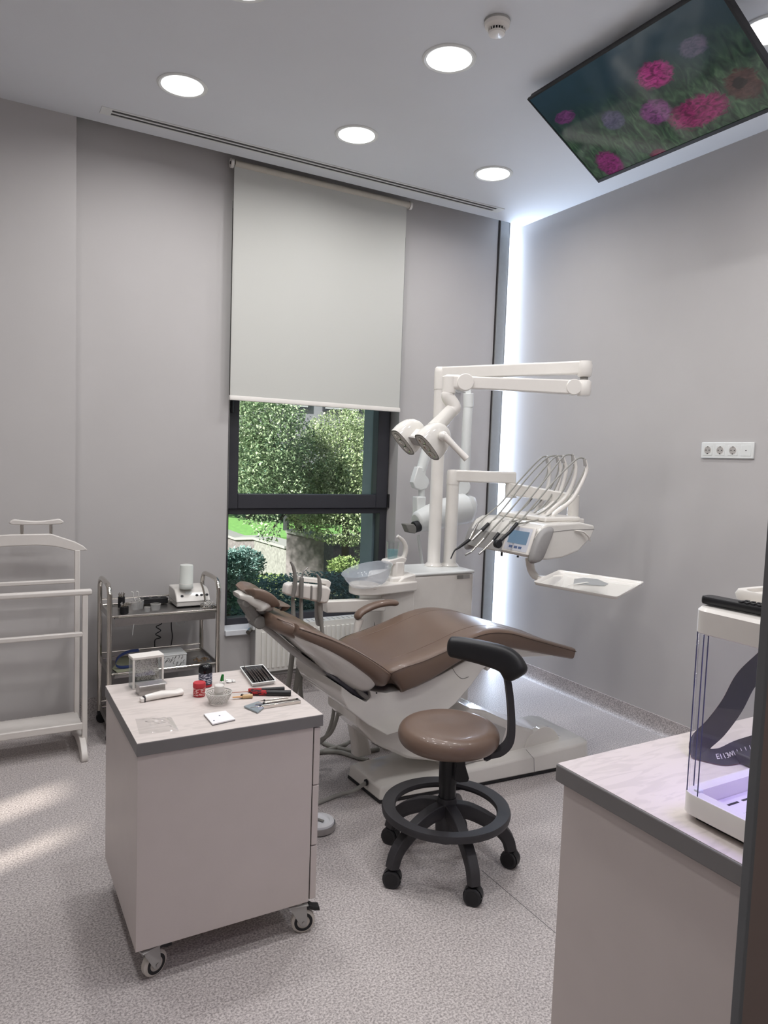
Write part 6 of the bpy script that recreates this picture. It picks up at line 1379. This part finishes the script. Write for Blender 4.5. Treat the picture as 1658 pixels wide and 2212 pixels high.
# lettering on the strap as small white raised glyphs
i0 = 37; 
def glyph(body, i, size):
    fc_ = bpy.data.curves.new('strap_lettering', 'FONT'); fc_.body = body; fc_.size = size; fc_.extrude = 0.0002; fc_.align_x = 'CENTER'; fc_.align_y = 'CENTER'
    o0 = bpy.data.objects.new('tmp', fc_); COL.objects.link(o0); dg = bpy.context.evaluated_depsgraph_get(); me = bpy.data.meshes.new_from_object(o0.evaluated_get(dg)); bpy.data.objects.remove(o0); me.materials.clear(); o = bpy.data.objects.new('strap_lettering', me); COL.objects.link(o)
    r = R[i]; p = (r[0]+r[1]+r[2]+r[3])/4; T = (PP[i+1]-PP[i-1]).normalized(); B = (r[0]-r[1]).normalized()
    Tn = -T; N = Tn.cross(B)
    if N.dot(-vw) < 0: Tn = T; N = Tn.cross(B); 
    if N.dot(-vw) < 0: B = -B; N = Tn.cross(B)
    M = Matrix((Tn, B, N)).transposed().to_4x4(); M.translation = p+N*0.0018 - wloc(stp)
    o.parent = stp; o.matrix_local = M; me.materials.append(M_white); return o
for k, chh in enumerate('EI13'): glyph(chh, 35+k, 0.016)
for k, chh in enumerate('WIIIIIO'): glyph(chh, 39+k, 0.015)
v = V3([(1.4748, 0.9833, 0.852), (1.473, 0.9046, 0.852), (1.5575, 0.9394, 0.852), (1.5627, 1.0088, 0.852)])
t = tag(G().rings([v, [q_+Vector((0, 0, 0.022)) for q_ in v]]).build('black_case', M_dark, None, 0.004), 'flat black case on the counter under the strap', 'case')

# ================================================================== THE GARDEN OUTSIDE
def leaf_mat(name, c1, c2, c3):
    m = bpy.data.materials.new(name); m.use_nodes = True; MATS[name] = m
    n = m.node_tree.nodes; l = m.node_tree.links; b = n['Principled BSDF']
    g = n.new('ShaderNodeNewGeometry'); r = n.new('ShaderNodeValToRGB'); e = r.color_ramp.elements
    e[0].position = 0.0; e[0].color = (*srgb(c1), 1); e[1].position = 1.0; e[1].color = (*srgb(c3), 1); q = e.new(0.5); q.color = (*srgb(c2), 1)
    l.new(g.outputs['Random Per Island'], r.inputs[0]); l.new(r.outputs[0], b.inputs['Base Color'])
    b.inputs['Roughness'].default_value = 0.45
    out = n['Material Output']; t = n.new('ShaderNodeBsdfTranslucent'); l.new(r.outputs[0], t.inputs[0]); x = n.new('ShaderNodeMixShader'); x.inputs[0].default_value = 0.35
    l.new(b.outputs[0], x.inputs[1]); l.new(t.outputs[0], x.inputs[2]); l.new(x.outputs[0], out.inputs[0])
    return m
ML1 = leaf_mat('leaf_green', (92, 114, 86), (132, 154, 116), (206, 218, 184))  # leaf greens paled and greyed to carry the milky reflections of the window glass
ML2 = leaf_mat('leaf_olive', (100, 118, 82), (146, 162, 118), (212, 220, 182))
ML3 = leaf_mat('leaf_dark', (66, 100, 82), (100, 136, 112), (150, 180, 156))
ML5 = leaf_mat('leaf_sky_tinted', (92, 122, 118), (128, 158, 154), (176, 200, 196))  # bluish cast of the reflected sky mixed into the leaf colours
ML4 = leaf_mat('leaf_yellow_green', (110, 134, 84), (146, 166, 104), (180, 192, 136))
def leaves(blobs, n, size, seed, droop=0.0):
    """leaf blades filling ellipsoids; every leaf a small folded blade with its own tilt"""
    R_ = random.Random(seed); vs = []; fs = []
    tot = sum(b[3]*b[4]*b[5] for b in blobs)
    for (cx, cy, cz, rx, ry, rz) in blobs:
        k = int(n*(rx*ry*rz)/tot)
        for _ in range(k):
            while True:
                x, y, z = R_.uniform(-1, 1), R_.uniform(-1, 1), R_.uniform(-1, 1); d = x*x+y*y+z*z
                if d <= 1 and (d > 0.35 or R_.random() < 0.3): break
            p = Vector((cx+x*rx, cy+y*ry, cz+z*rz)); s = size*R_.uniform(0.6, 1.3)
            a = R_.uniform(0, 6.28); el = R_.uniform(-0.9, 0.5)-droop; T = Vector((math.cos(a)*math.cos(el), math.sin(a)*math.cos(el), math.sin(el)))
            S_ = T.cross(Vector((R_.uniform(-0.5, 0.5), R_.uniform(-0.5, 0.5), 1))).normalized()*0.32*s; N = T.cross(S_).normalized()*0.08*s
            b = len(vs); vs += [p, p+T*s*0.5+S_, p+T*s, p+T*s*0.5-S_, p+T*s*0.5-N]
            fs += [(b, b+1, b+4), (b+1, b+2, b+4), (b+2, b+3, b+4), (b+3, b, b+4)]
    g = G(); g.v = [tuple(v) for v in vs]; g.f = fs; return g
def leaf_obj(g, name, m, parent):
    me = bpy.data.meshes.new(name); o_ = wloc(parent) if parent else Vector((0, 0, 0))
    me.from_pydata([(x-o_.x, y-o_.y, z-o_.z) for x, y, z in g.v], [], g.f); me.materials.append(m)
    o = bpy.data.objects.new(name, me); COL.objects.link(o)
    if parent: o.parent = parent
    return o
M_bark = mat('bark', (74, 64, 56), 0.85, var=0.2, scale=40)
M_conc = mat('exposed_aggregate_concrete', (128, 125, 122), 0.85, var=0.28, scale=26, bump=0.6, bscale=40)
M_conc2 = mat('dark_aggregate_concrete', (112, 104, 106), 0.85, var=0.25, scale=26, bump=0.5, bscale=40)
g = G().box((-6, 4.9, -0.35), (24, 40, -0.25)); struct(g, 'ground', mat('soil', (120, 128, 96), 0.9, var=0.2, scale=8), 'garden ground outside the window')
# sloping lawn behind the retaining walls
M_lawn = mat('lawn_green', (104, 148, 78), 0.9, var=0.16, scale=14, bump=0.5, bscale=60)
L0 = (3.3691, 11.2, -0.0255); 
g = G().add([(0, 11.2, 0.30), (9.5, 11.2, -0.05), (9.5, 24, 0.50), (0, 24, 0.62), (0, 11.2, -0.25), (9.5, 11.2, -0.25), (9.5, 24, -0.25), (0, 24, -0.25)], [(0, 1, 2, 3), (0, 4, 5, 1), (1, 5, 6, 2), (2, 6, 7, 3), (3, 7, 4, 0)])
lw = struct(g, 'lawn', M_lawn, 'bright green sloping lawn beyond the retaining wall')
g = G().box((0, 24, 0.2), (30, 26, 0.75)); struct(g, 'path', mat('pale_paving', (196, 190, 178), 0.8), 'pale path behind the lawn')
# low hedge line crossing the lawn and small garden lamp
hg = thing('low_hedge', (5.6151, 15.5, -0.2294), 'thin low hedge crossing the bright lawn', 'hedge')
a_, b_ = Vector((4.6548, 15.5, -0.1908)), Vector((6.3108, 15.5, -0.2534))
leaf_obj(leaves([(a_.x+(b_.x-a_.x)*k/16, 15.5, a_.z-0.02, 0.30, 0.18, 0.09) for k in range(17)], 5000, 0.05, 5), 'foliage', ML3, hg)
gp = Vector((5.114, 15.2, -0.2498))
gl = thing('garden_lamp', tuple(gp), 'small white garden lamp on the lawn', 'garden lamp')
G().lathe([(0, 0), (0.04, 0), (0.04, 0.10), (0.10, 0.12), (0.12, 0.24), (0.09, 0.30), (0, 0.31)], gp, n=16).build('lamp_body', M_white, gl)
# retaining walls (stepped exposed aggregate concrete)
def wallseg(p0, p1, y0, y1, bottom, m, nm, lab, th=0.3):
    a, b = Vector(p0), Vector(p1)
    g = G(); d = Vector((b.x-a.x, y1-y0, 0)).normalized(); nn = Vector((-d.y, d.x, 0))*th
    v = [Vector((a.x, y0, -0.3)), Vector((b.x, y1, -0.3)), Vector((b.x, y1, b.z)), Vector((a.x, y0, a.z))]
    g.add(v+[q+nn for q in v], [(0, 1, 2, 3), (7, 6, 5, 4), (3, 2, 6, 7), (0, 4, 5, 1), (1, 5, 6, 2), (0, 3, 7, 4)])
    g2 = G(); c = [v[3], v[2]]; g2.add([c[0]-nn*0.12, c[1]-nn*0.12, c[1]+nn*1.1, c[0]+nn*1.1, c[0]-nn*0.12+Vector((0, 0, 0.035)), c[1]-nn*0.12+Vector((0, 0, 0.035)), c[1]+nn*1.1+Vector((0, 0, 0.035)), c[0]+nn*1.1+Vector((0, 0, 0.035))], [(0,3,2,1),(4,5,6,7),(0,1,5,4),(1,2,6,5),(2,3,7,6),(3,0,4,7)])
    t = thing(nm, tuple((v[0]+v[1])/2), lab, 'wall', 'retaining walls in the garden')
    g.build('wall_face', m, t); g2.build('coping', mat('coping_concrete', (146, 144, 141), 0.8), t)
wallseg((3.1843, 10.6, 0.2877), (3.4008, 10.4, 0.2074), 10.6, 10.4, 0, M_conc2, 'retaining_wall', 'short reddish concrete wall piece at the far left of the window view')
wallseg((3.4008, 10.4, 0.2074), (3.6188, 10.2, 0.232), 10.4, 10.2, 0, M_conc2, 'retaining_wall', 'flat-topped grey concrete wall piece above the dark bush')
wallseg((3.6188, 10.2, 0.232), (3.7319, 9.2, 0.2166), 10.2, 9.2, 0, M_conc, 'retaining_wall', 'sloping pebbled concrete wall between the bush and the tall block')
wallseg((3.4829, 8.6, 0.5096), (3.8281, 8.2, 0.44), 8.6, 8.2, 0, M_conc2, 'retaining_wall', 'tall aggregate concrete block in the middle of the window view')
wallseg((4.1408, 8.9, 0.3563), (5.5696, 9.3, 0.3363), 8.9, 9.3, 0, mat('brownish_concrete', (104, 92, 92), 0.85, var=0.25, scale=26, bump=0.5, bscale=40), 'retaining_wall', 'dark brownish concrete wall under the trees on the right')
# trees
def tree(name, base, blobs, n, size, m, lab, seed, trunk_r=0.06, branches=()):
    t = thing(name, base, lab, 'tree', 'trees outside the window')
    leaf_obj(leaves(blobs, n, size, seed, 0.35), 'foliage', m, t)
    g = G(); b = Vector(base); top = Vector(blobs[0][:3]); g.tube([b, b*0.5+top*0.5+Vector((0.05, 0, 0)), top], [trunk_r, trunk_r*0.75, trunk_r*0.4], 10, sm=4)
    g.build('trunk', M_bark, t)
    for br in blobs[1:]:
        G().tube([b*0.45+top*0.55, Vector(br[:3])], [trunk_r*0.4, trunk_r*0.15], 8).build('branch', M_bark, t)
def B(px, py, y, rx, ry, rz): return None
bl1 = [(*(2.702, 7.6, 1.7037), 0.62, 0.7, 0.55), (*(2.5782, 7.6, 1.346), 0.55, 0.6, 0.45), (*(2.7568, 7.4, 1.8774), 0.34, 0.5, 0.26), (*(2.8375, 7.5, 1.2027), 0.40, 0.5, 0.38), (*(2.5124, 7.6, 1.9935), 0.5, 0.5, 0.4), (*(2.7188, 7.3, 0.8385), 0.18, 0.2, 0.30), (*(2.8005, 7.3, 0.7126), 0.10, 0.12, 0.20), (*(2.5982, 7.4, 0.8657), 0.18, 0.2, 0.12)]
tree('deciduous_tree', (bl1[0][0]+1.55, 9.3, -0.25), bl1, 20000, 0.037, ML1, 'leafy green tree filling the left half of the window', 11)
bl2 = [(*(3.9232, 8, 1.4241), 0.72, 0.7, 0.50), (*(3.9107, 8, 1.792), 0.42, 0.5, 0.30), (*(4.054, 7.8, 1.1507), 0.50, 0.6, 0.45), (*(3.4488, 7.9, 1.3585), 0.38, 0.5, 0.36), (*(3.5055, 7.8, 0.98), 0.40, 0.5, 0.34), (*(3.8121, 7.6, 0.72), 0.50, 0.5, 0.26), (*(3.3506, 7.7, 0.7438), 0.22, 0.3, 0.18), (*(4.1306, 7.6, 0.5193), 0.18, 0.3, 0.36), (*(4.3629, 8.2, 2.0224), 0.32, 0.4, 0.30)]
tree('deciduous_tree', (bl2[0][0]+0.25, 8.3, -0.25), bl2, 34000, 0.035, ML2, 'olive green tree with small leaves filling the right half of the window', 12)
bl3 = [(*(4.7179, 13.5, 1.3197), 0.8, 1.0, 0.6), (*(4.3052, 13.5, 1.1309), 0.8, 1.0, 0.55), (*(5.6542, 13.5, 0.7863), 0.9, 1.0, 0.5), (*(7.0202, 13.5, 0.7978), 1.4, 1.0, 0.8)]
tree('deciduous_tree', (bl3[0][0], 13.6, 0.0), bl3, 12000, 0.13, ML3, 'darker tree standing further back behind the other two', 13, 0.12)
# shrubs
def shrub(name, q, r, h, n, size, m, lab, seed):
    q = Vector(q); t = thing(name, tuple(q), lab, 'shrub', 'shrubs in the garden')
    leaf_obj(leaves([(q.x, q.y, q.z+h*0.5, r, r*0.8, h*0.5), (q.x-r*0.4, q.y, q.z+h*0.35, r*0.7, r*0.6, h*0.35)], n, size, seed, -0.6), 'foliage', m, t)
    G().tube([q, q+Vector((0, 0, h*0.5))], 0.02, 6).build('stem', M_bark, t)
shrub('conifer_shrub', (2.486, 7.4, 0.0984), 0.26, 0.40, 5000, 0.036, ML5, 'dark green conifer bush at the lower left of the window', 21)
shrub('garden_shrub', (2.752, 7.2, 0.0876), 0.20, 0.12, 2500, 0.040, ML4, 'small bright green shrub beside the dark bush', 22)
shrub('garden_shrub', (3.7144, 7.4, 0.1485), 0.20, 0.20, 800, 0.042, ML4, 'thin yellow green shrub in front of the brownish wall', 23)
hg = thing('clipped_hedge', (2.5438, 5.9, 0.1915), 'low dense hedge just outside the lower part of the window', 'hedge')
a_, b_ = Vector((1.8239, 5.9, 0.1932)), Vector((3.4079, 5.9, 0.0784))
leaf_obj(leaves([(a_.x+(b_.x-a_.x)*k/12, 5.9, a_.z+0.03, 0.24, 0.30, 0.24) for k in range(13)], 17000, 0.034, 31), 'foliage', ML5, hg)
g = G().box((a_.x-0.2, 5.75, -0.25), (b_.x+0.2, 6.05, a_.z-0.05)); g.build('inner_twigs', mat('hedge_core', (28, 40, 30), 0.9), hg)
shrub('conifer_shrub', (1.7148, 5.4, 0.2349), 0.22, 0.50, 3000, 0.034, ML3, 'dark shrub close to the glass at the bottom left of the window', 24)
# building beyond
bd_ = thing('office_building', (10, 24, 0.5), 'grey office building behind the trees', 'building')
G().box((6, 28, 0), (30, 32, 9)).build('facade', mat('grey_facade', (126, 124, 132), 0.7, var=0.05, scale=1.5), bd_)
for k in range(8):
    f = G().box((8+2.4*k, 27.9, 3.4), (9.8+2.4*k, 28.02, 5.2)).build('window', M_frame, bd_)
    G().box((8.1+2.4*k, 27.88, 3.5), (9.7+2.4*k, 27.9, 5.1)).build('pane', mat('pale_blind_pane', (158, 156, 162), 0.4), f)
G().box((6, 27.7, 5.6), (30, 28, 6.0)).build('cornice', mat('white_cornice', (222, 226, 232), 0.6), bd_)
pl3 = Vector((4.8465, 12, 0.6162))
t = thing('lamp_post', (pl3.x, 12, 0), 'dark slim lamp post between the two trees', 'lamp post')
G().tube([(pl3.x, 12, 0), (pl3.x, 12, 3.4)], 0.055, 10).build('post', M_dark, t); G().sphere((pl3.x, 12, 3.5), 0.14, 12, 8).build('lantern', M_white, t)
